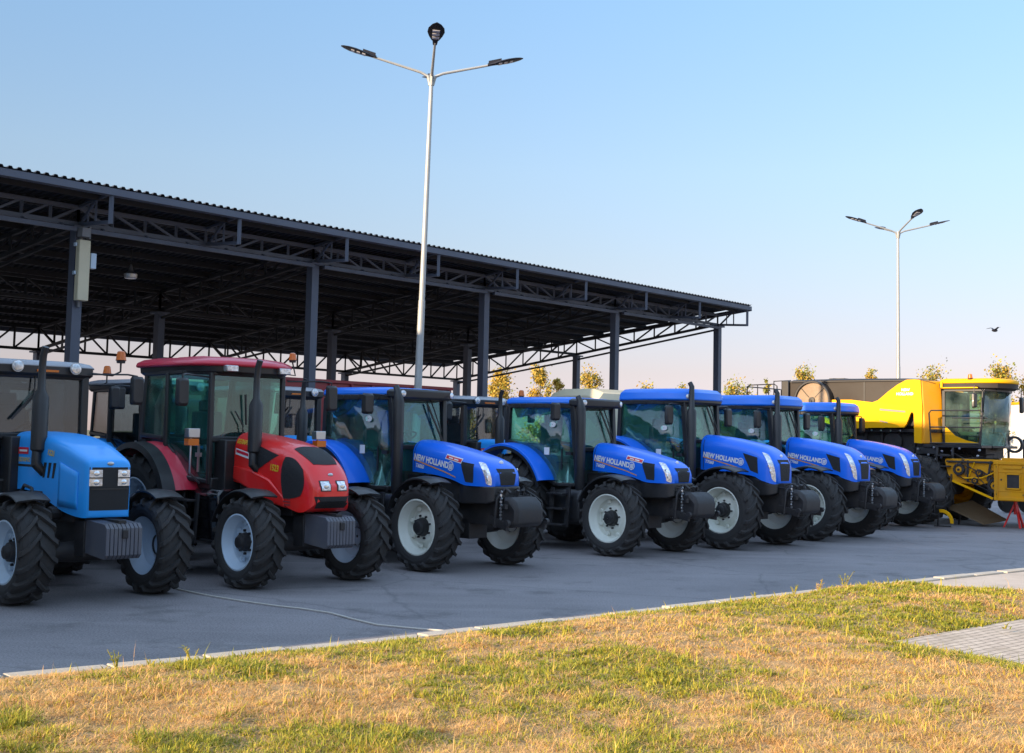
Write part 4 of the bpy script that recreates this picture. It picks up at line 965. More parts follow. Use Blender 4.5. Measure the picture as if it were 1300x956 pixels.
# ------------------------------------------------------------------ street lamps
def street_lamp(loc, rz, H, label):
    T = thing('street_lamp', label, 'street lamp', loc, rz, 'four-armed street lamps')
    m = MB(); m.tube([(0, 0, 0), (0, 0, .02), (0, 0, H * .5), (0, 0, H * .5 + .01), (0, 0, H)], [.105, .10, .075, .066, .045], 14); m.lathe([(0, .2), (.03, .2)], (0, 0, 0), 'z', 4, cap=True); m.box(-.135, -.115, -.06, .06, .6, 1.0)
    m.build('pole', M['galv'], T)
    for k in range(4):
        a = k * pi / 2; d = Vector((cos(a), sin(a), 0))
        m = MB(); m.tube([Vector((0, 0, H - .25)) + d * .03, Vector((0, 0, H - .05)) + d * .08, Vector((0, 0, H + .03)) + d * .25, Vector((0, 0, H + .30)) + d * 1.30], [.035, .035, .032, .026], 8)
        ar = m.build('arm', M['galv'], T)
        sd = Vector((-sin(a), cos(a), 0)); tilt = .27; b0 = Vector((0, 0, H + .28)) + d * 1.22; rings = []
        for u, w, th in ((0, .045, .05), (.15, .06, .07), (.17, .085, .06), (.30, .14, .05), (.45, .18, .045), (.60, .165, .035), (.72, .10, .025), (.78, .02, .015)):
            c = b0 + d * u + Vector((0, 0, tilt * u)); rings.append([c + sd * (w * cos(q)) + Vector((0, 0, th * sin(q) * (1 if sin(q) > 0 else .35))) for q in [2 * pi * i / 12 for i in range(12)]])
        m = MB(); m.loft(rings); m.loft([[b0 + d * u + sd * w * s + Vector((0, 0, tilt * u + z)) for s, z in ((-1, .03), (1, .03), (1, .09), (-1, .09))] for u, w in ((.02, .045), (.30, .05))])
        hd = m.build('lamp_head', M['lampdark'], T)
        m = MB()
        for u in (.28, .40, .52):
            c = b0 + d * u + Vector((0, 0, tilt * u - .022)); m.loft([[c + d * (x * .035) + sd * (y * .075) + Vector((0, 0, tilt * x * .035 + z)) for x, y in ((-1, -1), (1, -1), (1, 1), (-1, 1))] for z in (-.006, .006)])
        m.build('led_panel', M['led'], hd)
    return T
lp = street_lamp((-2.055, 27.1, 0), R(6), 10.0, 'tall galvanised lamp post with four arms rising behind the tractors at centre'); lp.rotation_euler = (0, R(1.0), R(6))
street_lamp((14.14, 46, 0), R(6), 9.95, 'distant pale lamp post with four arms behind the yellow combine')

# ------------------------------------------------------------------ tractors in place
HD = R(-45)
def off(p, d=-.13, yaw=HD): return (p[0] + d * cos(yaw), p[1] + d * sin(yaw), 0)
G = 'blue tractors parked in the front row'
m1 = modern_tractor(False, 'royal blue tractor with red and white sticker on hood, directly beside the red tractor'); m1.location = off((-.54, 20.36)); m1.rotation_euler = (0, 0, HD)
place_copy(m1, off((2.65, 23.53)), R(-44.5), 'royal blue tractor with hood sticker, parked beside the nearest of the larger blue ones', G)
m2 = modern_tractor(True, 'larger blue tractor with tall exhaust stack and no hood sticker, fourth tractor right of centre lamp post'); m2.location = off((5.05, 25.6)); m2.rotation_euler = (0, 0, R(-44)); m2['group'] = G
m2['label'] = 'nearest of the three larger blue tractors with tall exhaust stacks'
place_copy(m2, off((7.38, 28.25)), R(-44), 'middle of the three larger blue tractors with exhaust stacks, cab overlapping the next one', G)
place_copy(m2, off((9.85, 32.4)), R(-44), 'rightmost blue tractor, last in the row before the yellow combine', G)
rt = classic_tractor('red', 'red tractor with rounded hood, black mesh panels and red cab roof', 'none'); del rt['group']
rt.location = off((-2.75, 17.7), -.15); rt.rotation_euler = (0, 0, HD)
G2 = 'light blue square-hooded tractors'
bt = classic_tractor('blue', 'light blue square-hooded tractor at the left edge with round roof lamps and orange beacon', G2); bt.location = off((-5.06, 15.67), -.17); bt.rotation_euler = (0, 0, HD)
for (px_, py_), lb in (((-6.75, 20.1), 'back-row tractor whose orange beacon shows between the light blue and red tractors'), ((-4.95, 21.75), 'pale-roofed tractor in the back row just left of the red cab'),
        ((-3.15, 23.65), 'back-row tractor glimpsed in the gap right of the red tractor cab'), ((.55, 27.4), 'back-row tractor with round roof lamps between the two blue cabs with stickers')):
    cpy = place_copy(bt, (px_, py_, 0), HD, lb, G2)
    if 'glimpsed' in lb:
        for ch in list(cpy.children):
            if ch.name.startswith('beacon'):
                for g2 in list(ch.children): bpy.data.objects.remove(g2)
                bpy.data.objects.remove(ch)
cb = combine(); cb.location = (12.15, 35.6, 0); cb.rotation_euler = (0, 0, R(-41)); cb.scale = (.94, .94, .94)
hd = header(cb); hd.location = (12.15 - .81 * cos(R(41)), 35.6 + .81 * sin(R(41)), .14); hd.rotation_euler = (0, 0, R(-41)); hd.scale = (.94, .94, .94)

def spin(root, seed):
    r = random.Random(seed)
    for w_ in root.children:
        if w_.name.split('.')[0] in ('front_wheel', 'rear_wheel'):
            bb = [Vector(c) for c in w_.bound_box]; c = sum(bb, Vector()) / 8; c.y = 0
            a = r.uniform(0, 6.28); Rm = Matrix.Rotation(a, 3, 'Y'); w_.location = c - Rm @ c; w_.rotation_euler = (0, a, 0)
for i_, o_ in enumerate([o for o in COL.objects if o.parent is None and o.name.split('.')[0] == 'tractor']): spin(o_, 11 + i_)
# red grain trailer behind
def trailer():
    yaw = math.atan2(DD.y, DD.x); o = sp(24.5, 22.9, 0)
    T = thing('grain_trailer', 'long dull red trailer body showing above and behind the first royal blue tractor', 'trailer', o, yaw)
    b = MB(); b.box(-4.2, 2.4, -1.0, 1.0, 1.1, 3.34); b.box(-4.25, 2.45, -1.05, 1.05, 3.34, 3.42)
    for i in range(10): b.box(-4.2 + i * .72, -4.12 + i * .72, -1.06, 1.06, 1.1, 3.34)
    bo = b.build('box_body', M['darkred'], T, bevel=.01)
    b = MB(); b.box(-3.1, 2.7, -.5, .5, .85, 1.1); b.bar((-3.1, 0, .9), (-4.4, 0, .7), .12, .12); b.build('chassis', M['iron'], T, bevel=.01)
    for x in (-1.9, 1.7):
        for s in (-1, 1): make_wheel(T, 'wheel', (x, s * .95, .5), .5, .32, .28, 14, s, M['rim'])
trailer()
def van():
    T = thing('box_truck', 'truck with pale cream rounded roof showing behind the second royal blue cab', 'truck', (2.9, 33.2, 0), R(45))
    b = MB(); b.loft([[(x, -.95, 1.0), (x, .95, 1.0), (x, 1.0, 2.7), (x, .85, zt - .10), (x, .5, zt), (x, -.5, zt), (x, -.85, zt - .10), (x, -1.0, 2.7)] for x, zt in ((-1.9, 3.18), (-1.7, 3.36), (.5, 3.36), (.65, 3.30))]); b.build('cargo_body', M['cream'], T, bevel=.02)
    b = MB(); b.box(.72, 1.8, -.9, .9, .9, 2.9); b.box(.72, 1.0, -.95, .95, 2.9, 3.28); b.build('driver_cab', M['grey'], T, bevel=.06)
    b = MB(); b.box(-1.9, 1.7, -.4, .4, .6, 1.0); b.build('chassis', M['iron'], T)
    for x in (-1.2, 1.2):
        for s in (-1, 1): make_wheel(T, 'wheel', (x, s * .85, .45), .45, .26, .26, 14, s, M['rim'])
van()
# right edge: white trailer far behind and dark implement
T = thing('lorry_trailer', 'long white trailer far behind the combine cab at the right edge', 'trailer', (27.5, 60, 0), R(5))
b = MB(); b.box(-4, 4, -1.2, 1.2, 1.2, 4.1); b.build('box_body', M['white'], T, bevel=.02); b = MB(); b.box(-4.03, 4.03, -1.23, 1.23, 4.1, 4.22); b.build('top_rail', M['orange'], T); b = MB(); b.box(-3.8, 3.8, -.5, .5, .8, 1.2); b.build('chassis', M['iron'], T)
for x in (-2.6, 2.6):
    for s in (-1, 1): make_wheel(T, 'wheel', (x, s * 1.0, .5), .5, .3, .28, 14, s, M['rim'])
T = thing('tillage_implement', 'dark folded farm implement with pipes and springs just right of the combine cab', 'farm implement', (17.2, 40.2, 0), R(-41))
b = MB(); b.box(-1.6, 1.6, -.08, .08, 1.3, 1.46); b.box(-1.6, 1.6, .8, .96, 1.3, 1.46)
for i in range(7): b.bar((-1.5 + i * .5, .0, 1.4), (-1.5 + i * .5, .88, 1.4), .1, .1); b.tube([(-1.5 + i * .5, .1, 1.3), (-1.6 + i * .5, -.3, 1.1), (-1.5 + i * .5, -.45, .6), (-1.4 + i * .5, -.35, .25)], .035, 6); b.bar((-1.5 + i * .5, .5, 1.4), (-1.5 + i * .5, .5, 2.5 - .12 * (i % 3)), .07, .07)
b.build('frame', M['iron'], T, bevel=.01); b = MB()
for i in range(5): b.lathe([(-.05, .28), (.05, .28), (.05, .2), (-.05, .2), (-.05, .28)], (-1.2 + i * .6, .2, 2.2), 'y', 18)
b.build('hose_reel', M['black'], T)
for i in range(5):
    b = MB(); b.lathe([(-.1, .32), (.1, .32), (.1, .0), (-.1, .0)], (-1.3 + i * .65, -.1, .32), 'y', 18); b.build('gauge_wheel', M['tyre'], T)
# red stand
T = thing('jack_stand', 'small red tripod jack stand below the combine header', 'jack stand', (13.35, 33.4, 0))
b = MB(); b.tube([(0, 0, .35), (0, 0, .80)], .05, 8)
for k in range(3):
    a = 2 * pi * k / 3 + .5; b.bar((.04 * cos(a), .04 * sin(a), .6), (.30 * cos(a), .30 * sin(a), .0), .05, .04)
b.lathe([(0, .09), (.03, .09)], (0, 0, .80), 'z', 12, cap=True); b.build('stand_frame', M['red'], T, bevel=.004)
T = thing('bird', 'tiny dark bird flying high at the right', 'bird', (26.9, 70, 8.6), R(20))
b = MB(); b.sph((0, 0, 0), .09, 8, 6, (2.4, 1, 1)); b.build('body', M['lampdark'], T)
for s_ in (-1, 1):
    b = MB(); b.loft([[(-.08, 0, 0), (.10, 0, 0), (.10, 0, .02), (-.08, 0, .02)], [(-.05, s_ * .28, .16), (.08, s_ * .28, .16), (.08, s_ * .28, .17), (-.05, s_ * .28, .17)], [(-.1, s_ * .55, .12), (-.06, s_ * .55, .12), (-.06, s_ * .55, .13), (-.1, s_ * .55, .13)]]); b.build('wing', M['lampdark'], T)
T = thing('yellow_guard', 'curved bright yellow metal guard on the asphalt beside the last blue tractor', 'guard', (11.45, 33.2, 0), R(-25))
b = MB(); rings = []
for i in range(13):
    a = R(100 - 105 * i / 12); c = Vector((-.12 + .27 * cos(a), 0, .12 + .30 * sin(a))); o = Vector((cos(a), 0, sin(a)))
    rings.append([c + o * q + Vector((0, y, 0)) for q, y in ((-.05, -.06), (.03, -.06), (.03, .06), (-.05, .06))])
b.loft(rings); b.build('guard_arc', M['yellow'], T, bevel=.006); b = MB(); b.tube([(-.2, 0, .02), (-.2, 0, .22), (-.12, 0, .36)], .03, 8); b.box(-.3, .12, -.06, .06, 0, .03); b.build('guard_base', M['iron'], T)
T = thing('weathered_board', 'brown weathered sheet leaning on the ground under the combine header', 'board', (12.5, 34.0, 0), R(-35))
b = MB(); b.loft([[(-.7, -.3, .46), (.35, -.5, .06), (.75, .3, .16), (-.2, .45, .62)], [(-.7, -.28, .49), (.35, -.48, .09), (.75, .32, .19), (-.2, .47, .65)]]); b.build('board_sheet', M['rust'], T); b = MB(); b.tube([(-.45, .1, 0), (-.4, .1, .50)], .03, 6); b.build('prop', M['iron'], T)

# ------------------------------------------------------------------ ground
def sheet(name, pts, z, mat, kind='structure'):
    me = bpy.data.meshes.new(name); me.from_pydata([(x, y, z) for x, y in pts], [], [list(range(len(pts)))]); me.materials.append(mat)
    o = bpy.data.objects.new(name, me); COL.objects.link(o); o['kind'] = kind; return o
m, nt, b = nmat('dry_field'); b.inputs['Roughness'].default_value = .95
nt.links.new(mixc(nt, ramp(nt, tex_noise(nt, .05, 6), .4, .65), (.16, .12, .06), (.10, .11, .04)), b.inputs['Base Color']); M['field'] = m
m, nt, b = nmat('asphalt'); b.inputs['Roughness'].default_value = .88
big_ = ramp(nt, tex_noise(nt, .35, 6, .65), .30, .72, (.175, .158, .162), (.265, .24, .245))
fine = ramp(nt, tex_noise(nt, 45, 3, .7), .30, .70, (.45, .45, .45), (1.4, 1.4, 1.4))
mul = nt.nodes.new('ShaderNodeMix'); mul.data_type = 'RGBA'; mul.blend_type = 'MULTIPLY'; mul.inputs[0].default_value = 1
nt.links.new(big_, mul.inputs[6]); nt.links.new(fine, mul.inputs[7])
# worn pale streaks along the driving direction
tc = nt.nodes.new('ShaderNodeTexCoord'); mp = nt.nodes.new('ShaderNodeMapping'); mp.inputs['Rotation'].default_value = (0, 0, R(-42)); mp.inputs['Scale'].default_value = (.10, 1.1, 1)
nt.links.new(tc.outputs['Object'], mp.inputs['Vector'])
st = ramp(nt, tex_noise(nt, 1.6, 5, .7, mp.outputs[0]), .48, .75)
sc = nt.nodes.new('ShaderNodeMath'); sc.operation = 'MULTIPLY'; sc.inputs[1].default_value = .45; nt.links.new(st, sc.inputs[0])
base = mixc(nt, sc.outputs[0], mul.outputs[2], (.31, .285, .28))
stn = ramp(nt, tex_noise(nt, .9, 6, .7), .55, .66); stm = nt.nodes.new('ShaderNodeMath'); stm.operation = 'MULTIPLY'; stm.inputs[1].default_value = .55; nt.links.new(stn, stm.inputs[0])
base = mixc(nt, stm.outputs[0], base, (.075, .07, .07))
spk = ramp(nt, tex_noise(nt, 160, 2, .5), .62, .68); spm = nt.nodes.new('ShaderNodeMath'); spm.operation = 'MULTIPLY'; spm.inputs[1].default_value = .5; nt.links.new(spk, spm.inputs[0])
base = mixc(nt, spm.outputs[0], base, (.45, .44, .42))
# crack network
vo = nt.nodes.new('ShaderNodeTexVoronoi'); vo.feature = 'DISTANCE_TO_EDGE'; vo.inputs['Scale'].default_value = .28
wn = nt.nodes.new('ShaderNodeTexNoise'); wn.inputs['Scale'].default_value = 1.5; wn.inputs['Detail'].default_value = 5; nt.links.new(tc.outputs['Object'], wn.inputs['Vector'])
va = nt.nodes.new('ShaderNodeMix'); va.data_type = 'VECTOR'; va.inputs[0].default_value = .22
nt.links.new(tc.outputs['Object'], va.inputs[4]); nt.links.new(wn.outputs['Color'], va.inputs[5]); nt.links.new(va.outputs[1], vo.inputs['Vector'])
ck = ramp(nt, vo.outputs['Distance'], .0, .006, (1, 1, 1), (0, 0, 0))
c2 = nt.nodes.new('ShaderNodeMath'); c2.operation = 'MULTIPLY'; c2.inputs[1].default_value = .35; nt.links.new(ck, c2.inputs[0])
nt.links.new(mixc(nt, c2.outputs[0], base, (.05, .05, .055)), b.inputs['Base Color'])
bump(nt, b, tex_noise(nt, 90, 4, .7), .5, .006); M['asphalt'] = m
M['kerb'] = simple('kerb_concrete', (.50, .44, .36), .85, 0, 0, .35, (.20, .17, .13), 3, .4, 40)
M['cord'] = simple('pale_cord', (.50, .47, .42), .8)
M['conc'] = simple('pavement_concrete', (.54, .44, .35), .9, 0, 0, .4, (.22, .18, .14), 1.5, .4, 30)
m, nt, b = nmat('block_paving'); b.inputs['Roughness'].default_value = .9
tc = nt.nodes.new('ShaderNodeTexCoord'); mp = nt.nodes.new('ShaderNodeMapping'); mp.inputs['Rotation'].default_value = (0, 0, R(-43)); nt.links.new(tc.outputs['Object'], mp.inputs['Vector'])
br = nt.nodes.new('ShaderNodeTexBrick'); br.inputs['Scale'].default_value = 1; br.inputs['Brick Width'].default_value = .20; br.inputs['Row Height'].default_value = .10; br.inputs['Mortar Size'].default_value = .007
br.inputs['Color1'].default_value = (.60, .49, .38, 1); br.inputs['Color2'].default_value = (.50, .40, .31, 1); br.inputs['Mortar'].default_value = (.13, .10, .07, 1)
nt.links.new(mp.outputs[0], br.inputs['Vector'])
nt.links.new(mixc(nt, ramp(nt, tex_noise(nt, 2.2, 5), .5, .8), br.outputs['Color'], (.34, .27, .19)), b.inputs['Base Color']); bump(nt, b, br.outputs['Fac'], -.4, .01); M['paving'] = m
m, nt, b = nmat('dry_soil'); b.inputs['Roughness'].default_value = 1
nt.links.new(mixc(nt, ramp(nt, tex_noise(nt, 5, 6, .7), .35, .65), (.46, .31, .15), (.30, .19, .08)), b.inputs['Base Color']); bump(nt, b, tex_noise(nt, 25, 5), 1, .03); M['soil'] = m

sheet('terrain', [(-900, -300), (900, -300), (900, 1500), (-900, 1500)], -.02, M['field'])
KP = [(-16, -.9), (-9.5, 5.5), (-6.6, 8.35), (-4.21, 10.7), (-2.79, 11.72), (-1.5, 12.80), (-.36, 13.79), (.52, 14.58), (2.59, 16.38), (4.3, 17.92), (5.92, 19.33), (8.84, 21.78), (13, 25.2), (40, 46)]
sheet('asphalt', KP + [(120, 90), (20, 110), (-60, 100), (-70, 10), (-30, -8)], .0, M['asphalt'])
def offs(P, d):
    out = []
    for i, p in enumerate(P):
        a = Vector(P[max(i - 1, 0)]); c = Vector(P[min(i + 1, len(P) - 1)]); t = (c - a).normalized(); out.append((p[0] + t.y * d, p[1] - t.x * d))
    return out
k = MB(); P2 = offs(KP, .19)
# individual kerb stones with small joints, one long kerb
for i in range(2, len(KP) - 2):
    a0, a1 = Vector(KP[i]), Vector(KP[i + 1]); b0, b1 = Vector(P2[i]), Vector(P2[i + 1]); L = (a1 - a0).length; n = max(1, round(L / 1.0))
    for j in range(n):
        u0, u1 = j / n + rng.uniform(.004, .016), (j + 1) / n - rng.uniform(.004, .016); dz = rng.uniform(-.014, .012)
        q = [a0.lerp(a1, u0), a0.lerp(a1, u1), b0.lerp(b1, u1), b0.lerp(b1, u0)]
        k.loft([[(*p, -.05) for p in q], [(*p, .055 + dz) for p in q]])
ko = k.build('kerb', M['kerb'], None, bevel=.01); ko['kind'] = 'structure'
E1 = offs(KP, .20)
sheet('pavement', E1[9:] + [(40, 20), (20, 12), (5.2, 17.0)], .028, M['conc'])
GR = [(-16, -4)] + E1[1:10] + [(5.5, 18.50), (5.9, 18.62), (6.5, 18.45), (7.34, 18.02), (9.5, 17.5), (16, 16.6), (16, -4)]
# lawn with gentle swell
def inpoly(pts, X, Y):
    ins = np.zeros(X.shape, bool); n = len(pts)
    for i in range(n):
        x0, y0 = pts[i]; x1, y1 = pts[(i + 1) % n]
        if y0 == y1: continue
        c = ((y0 > Y) != (y1 > Y)) & (X < (x1 - x0) * (Y - y0) / (y1 - y0) + x0); ins ^= c
    return ins
PV = [(4.03, 13.40), (14.0, 22.4), (22, 14), (8.2, 7.6)]
def seg_dist(P, X, Y, closed=False):
    best = np.full(X.shape, 1e9)
    for i in range(len(P) - 1 + (1 if closed else 0)):
        x0, y0 = P[i]; x1, y1 = P[(i + 1) % len(P)]; dx, dy = x1 - x0, y1 - y0; t = np.clip(((X - x0) * dx + (Y - y0) * dy) / (dx * dx + dy * dy), 0, 1)
        best = np.minimum(best, np.hypot(X - x0 - t * dx, Y - y0 - t * dy))
    return best
def vnoise(X, Y, s, seed):
    r = np.random.default_rng(seed); g = r.random((256, 256)); x = X * s + 100; y = Y * s + 100
    xi = np.floor(x).astype(int); yi = np.floor(y).astype(int); fx = x - xi; fy = y - yi; fx = fx * fx * (3 - 2 * fx); fy = fy * fy * (3 - 2 * fy)
    G_ = lambda a, b: g[a % 256, b % 256]
    return (G_(xi, yi) * (1 - fx) + G_(xi + 1, yi) * fx) * (1 - fy) + (G_(xi, yi + 1) * (1 - fx) + G_(xi + 1, yi + 1) * fx) * fy
def fbm(X, Y, s, seed): return (vnoise(X, Y, s, seed) + .5 * vnoise(X, Y, s * 2.1, seed + 1) + .25 * vnoise(X, Y, s * 4.3, seed + 2)) / 1.75
def lawn_z(X, Y):
    X = np.asarray(X, float); Y = np.asarray(Y, float)
    d = np.minimum(seg_dist(E1, X, Y), seg_dist(PV, X, Y, True)); d = np.minimum(d, seg_dist(GR[10:15], X, Y))
    return .035 + np.clip(d / .9, 0, 1) * (.02 + .09 * fbm(X, Y, .8, 3) + .10 * fbm(X, Y, 2.6, 9)) + .07 * np.exp(-((X - 4.6) ** 2 + (Y - 16.8) ** 2) / 2.2) * np.clip(d / .5, 0, 1)
nx, ny = 240, 260; xs = np.linspace(-9, 13, nx); ys = np.linspace(3, 19.2, ny); XX, YY = np.meshgrid(xs, ys, indexing='ij')
ok = inpoly(GR, XX, YY) & ~inpoly(PV, XX, YY); ZZ = lawn_z(XX, YY)
idx = -np.ones(XX.shape, int); okv = ok; idx[okv] = np.arange(okv.sum()); vs = np.stack([XX[okv], YY[okv], ZZ[okv]], 1)
fs = [(int(idx[i, j]), int(idx[i + 1, j]), int(idx[i + 1, j + 1]), int(idx[i, j + 1])) for i in range(nx - 1) for j in range(ny - 1) if okv[i, j] and okv[i + 1, j] and okv[i + 1, j + 1] and okv[i, j + 1]]
me = bpy.data.meshes.new('soil'); me.from_pydata(vs.tolist(), [], fs); me.materials.append(M['soil']); me.shade_smooth(); so = bpy.data.objects.new('soil', me); COL.objects.link(so); so['kind'] = 'structure'
sheet('soil_base', GR, .020, M['soil'])
sheet('block_path', PV, .048, M['paving'])

# blades
def blade_mat(name, cols, trans=.25):
    m, nt, b = nmat(name); b.inputs['Roughness'].default_value = .7
    oi = nt.nodes.new('ShaderNodeTexCoord'); n = nt.nodes.new('ShaderNodeTexNoise'); n.inputs['Scale'].default_value = 7; n.inputs['Detail'].default_value = 3; nt.links.new(oi.outputs['Object'], n.inputs['Vector'])
    nt.links.new(ramp(nt, n.outputs['Fac'], .35, .65, cols[0], cols[1]), b.inputs['Base Color'])
    tr = nt.nodes.new('ShaderNodeBsdfTranslucent'); nt.links.new(ramp(nt, n.outputs['Fac'], .35, .65, cols[0], cols[1]), tr.inputs['Color'])
    mx = nt.nodes.new('ShaderNodeMixShader'); mx.inputs[0].default_value = trans; nt.links.new(b.outputs[0], mx.inputs[1]); nt.links.new(tr.outputs[0], mx.inputs[2])
    nt.links.new(mx.outputs[0], nt.nodes['Material Output'].inputs[0]); return m
MG = [blade_mat('green_blades', ((.17, .21, .015), (.38, .36, .03))), blade_mat('olive_blades', ((.33, .31, .02), (.54, .42, .05))), blade_mat('straw_blades', ((.88, .55, .22), (.64, .38, .13)))]
def blades(name, X, Y, Z, H, lean, wid, mi, mats, az):
    n = len(X); fa = az + rng.uniform(-.9, .9, n) + pi / 2
    dx, dy = np.cos(az), np.sin(az); wx, wy = np.cos(fa) * wid, np.sin(fa) * wid
    hl = H * np.sin(lean); hv = H * np.cos(lean)
    V = np.zeros((n, 5, 3))
    V[:, 0] = np.stack([X - wx, Y - wy, Z], 1); V[:, 1] = np.stack([X + wx, Y + wy, Z], 1)
    mx_, my_ = X + dx * hl * .35, Y + dy * hl * .35
    V[:, 2] = np.stack([mx_ + wx * .7, my_ + wy * .7, Z + hv * .62], 1); V[:, 3] = np.stack([mx_ - wx * .7, my_ - wy * .7, Z + hv * .62], 1)
    V[:, 4] = np.stack([X + dx * hl, Y + dy * hl, Z + hv], 1)
    me = bpy.data.meshes.new(name); me.vertices.add(n * 5); me.vertices.foreach_set('co', V.ravel())
    base = np.arange(n)[:, None] * 5; q = np.concatenate([base + [0, 1, 2, 3], ], 1); t = base + np.array([3, 2, 4])
    loops = np.concatenate([q, t], 1).ravel(); me.loops.add(n * 7); me.loops.foreach_set('vertex_index', loops)
    me.polygons.add(n * 2); ls = (np.arange(n)[:, None] * 7 + np.array([0, 4])).ravel(); me.polygons.foreach_set('loop_start', ls)
    me.polygons.foreach_set('loop_total', np.tile([4, 3], n)); me.polygons.foreach_set('material_index', np.repeat(mi, 2))
    for m in mats: me.materials.append(m)
    me.update(calc_edges=True); me.validate()
    o = bpy.data.objects.new(name, me); COL.objects.link(o); return o
NT = 62000
Yt = 7.6 + 11.6 * rng.random(NT) ** 1.15; Xt = rng.uniform(-.50, .56, NT) * Yt
kp = inpoly(GR, Xt, Yt) & (~inpoly(PV, Xt, Yt) | (rng.random(NT) < .006)); Xt, Yt = Xt[kp], Yt[kp]
eK = seg_dist(E1, Xt, Yt); edge = np.minimum(eK, seg_dist(PV, Xt, Yt, True))
kp = eK > .05 + .12 * vnoise(Xt, Yt, 2.3, 77); Xt, Yt, edge = Xt[kp], Yt[kp], edge[kp]
gn = fbm(Xt, Yt, .75, 21) * .55 + fbm(Xt, Yt, 2.4, 31) * .45 + .07 * np.exp(-edge / .6)
green = gn > (.56 + rng.normal(0, .05, len(Xt)))
vig = np.clip(fbm(Xt, Yt, 3.1, 43) * 1.5 - .15, .15, 1.2)      # vigour of the tufts: bare and lush spots
nb = np.where(green, 8 + 10 * vig, 4 + 9 * vig).astype(int)
ti = np.repeat(np.arange(len(Xt)), nb); n = len(ti)
g_, v_ = green[ti], vig[ti]
rad = np.abs(rng.normal(0, .030, n)) + .004; pa = rng.uniform(0, 2 * pi, n)
Xq = Xt[ti] + rad * np.cos(pa); Yq = Yt[ti] + rad * np.sin(pa)
mi = np.where(g_, np.where(rng.random(n) < .62, 0, np.where(rng.random(n) < .75, 1, 2)), np.where(rng.random(n) < .10, 1, 2))
H = np.where(g_, rng.gamma(5, .0105, n) * (.40 + v_), rng.gamma(4, .0150, n) * (.5 + v_ * .8)); H = np.clip(H * .72, .010, .12)
tall = rng.random(n) < .0012; H = np.where(tall, H * 2.2 + .04, H)
lean = np.where(mi == 2, rng.uniform(.75, 1.55, n), rng.uniform(.35, 1.40, n)); lean = np.where(tall, rng.uniform(0, .5, n), lean)
wid = np.where(mi == 2, .0024, .0044) * rng.uniform(.7, 1.5, n) * np.clip(Yq / 10, .8, 1.7)
azb = pa + rng.normal(0, .7, n)
# flat-lying straw litter between the tufts
nl = 90000; Yl = 7.6 + 11.6 * rng.random(nl) ** 1.15; Xl = rng.uniform(-.50, .56, nl) * Yl; kp = inpoly(GR, Xl, Yl) & ~inpoly(PV, Xl, Yl) & (seg_dist(E1, Xl, Yl) > .04); Xl, Yl = Xl[kp], Yl[kp]; nl = len(Xl)
Xq = np.concatenate([Xq, Xl]); Yq = np.concatenate([Yq, Yl]); H = np.concatenate([H, rng.uniform(.04, .13, nl)]); lean = np.concatenate([lean, rng.uniform(1.35, 1.56, nl)]); wid = np.concatenate([wid, np.full(nl, .0022)]); mi = np.concatenate([mi, np.full(nl, 2)]); azb = np.concatenate([azb, rng.uniform(0, 2 * pi, nl)])
zz = lawn_z(Xq, Yq) + np.where(lean > 1.3, .012, -.004)
g = blades('grass', Xq, Yq, zz, H, lean, wid, mi, MG, azb); g['kind'] = 'stuff'; g['label'] = 'patchy green and straw-coloured grass on the verge'; g['category'] = 'grass'
# verge weeds: individual plants
def weed(loc, h, label, seed, mat=0):
    r = random.Random(seed); T = thing('weed', label, 'weed', loc, 0, 'weeds standing up along the kerb')
    s = MB(); lf = MB()
    for k in range(r.randint(4, 7)):
        a = r.uniform(0, 6.28); L = h * r.uniform(.55, 1); e = Vector((cos(a) * L * r.uniform(.15, .6), sin(a) * L * r.uniform(.15, .6), L)); s.tube([(0, 0, 0), e * .5 + Vector((0, 0, L * .08)), e], [.005, .004, .002], 4)
        for j in range(9):
            u = r.uniform(.25, 1); c = e * u; q = r.uniform(0, 6.28); d = Vector((cos(q), sin(q), r.uniform(-.1, .8))).normalized(); w = d.cross(Vector((0, 0, 1))).normalized(); l = h * r.uniform(.12, .26)
            lf.add([c, c + d * l * .5 + w * l * .18, c + d * l, c + d * l * .5 - w * l * .18], [(0, 1, 2, 3)])
    s.build('stem', MG[1], T); lf.build('leaves', MG[mat], T, flat=True)
for i, (x, y, h, mt, lb) in enumerate(((4.25, 17.4, .22, 2, 'bushy straw weed at the crest of the verge by the kerb'), (4.75, 17.95, .27, 1, 'tall yellowish weed standing alone at the kerb before the pale pavement'), (3.85, 17.1, .17, 0, 'small green weed on the verge crest left of the straw weed'),
        (-3.30, 10.9, .20, 0, 'green weed at the kerb near the left end of the verge'), (-2.75, 11.25, .20, 1, 'yellow-green weed just right of the leftmost weed'), (-3.05, 11.0, .13, 1, 'low weed between the two left kerb weeds'), (3.2, 16.4, .16, 0, 'leafy weed by the kerb left of the crest'))):
    weed((x, y, .05), h, lb, 50 + i, mt)
# pale cord on the asphalt
cp = [(-4.9, 17.6), (-4.3, 16.75), (-3.73, 16.19), (-3.2, 15.72), (-2.78, 15.40), (-2.4, 15.2), (-2.05, 14.90), (-1.75, 14.45), (-1.4, 14.06), (-.96, 13.84), (-.62, 13.70)]
c = MB(); c.tube([(x + .02 * sin(i * 2.1), y, .014) for i, (x, y) in enumerate(cp)], .010, 6); cd = c.build('cord', M['cord'], None); tag(cd, 'thin pale cord lying across the asphalt to the kerb', 'cord')

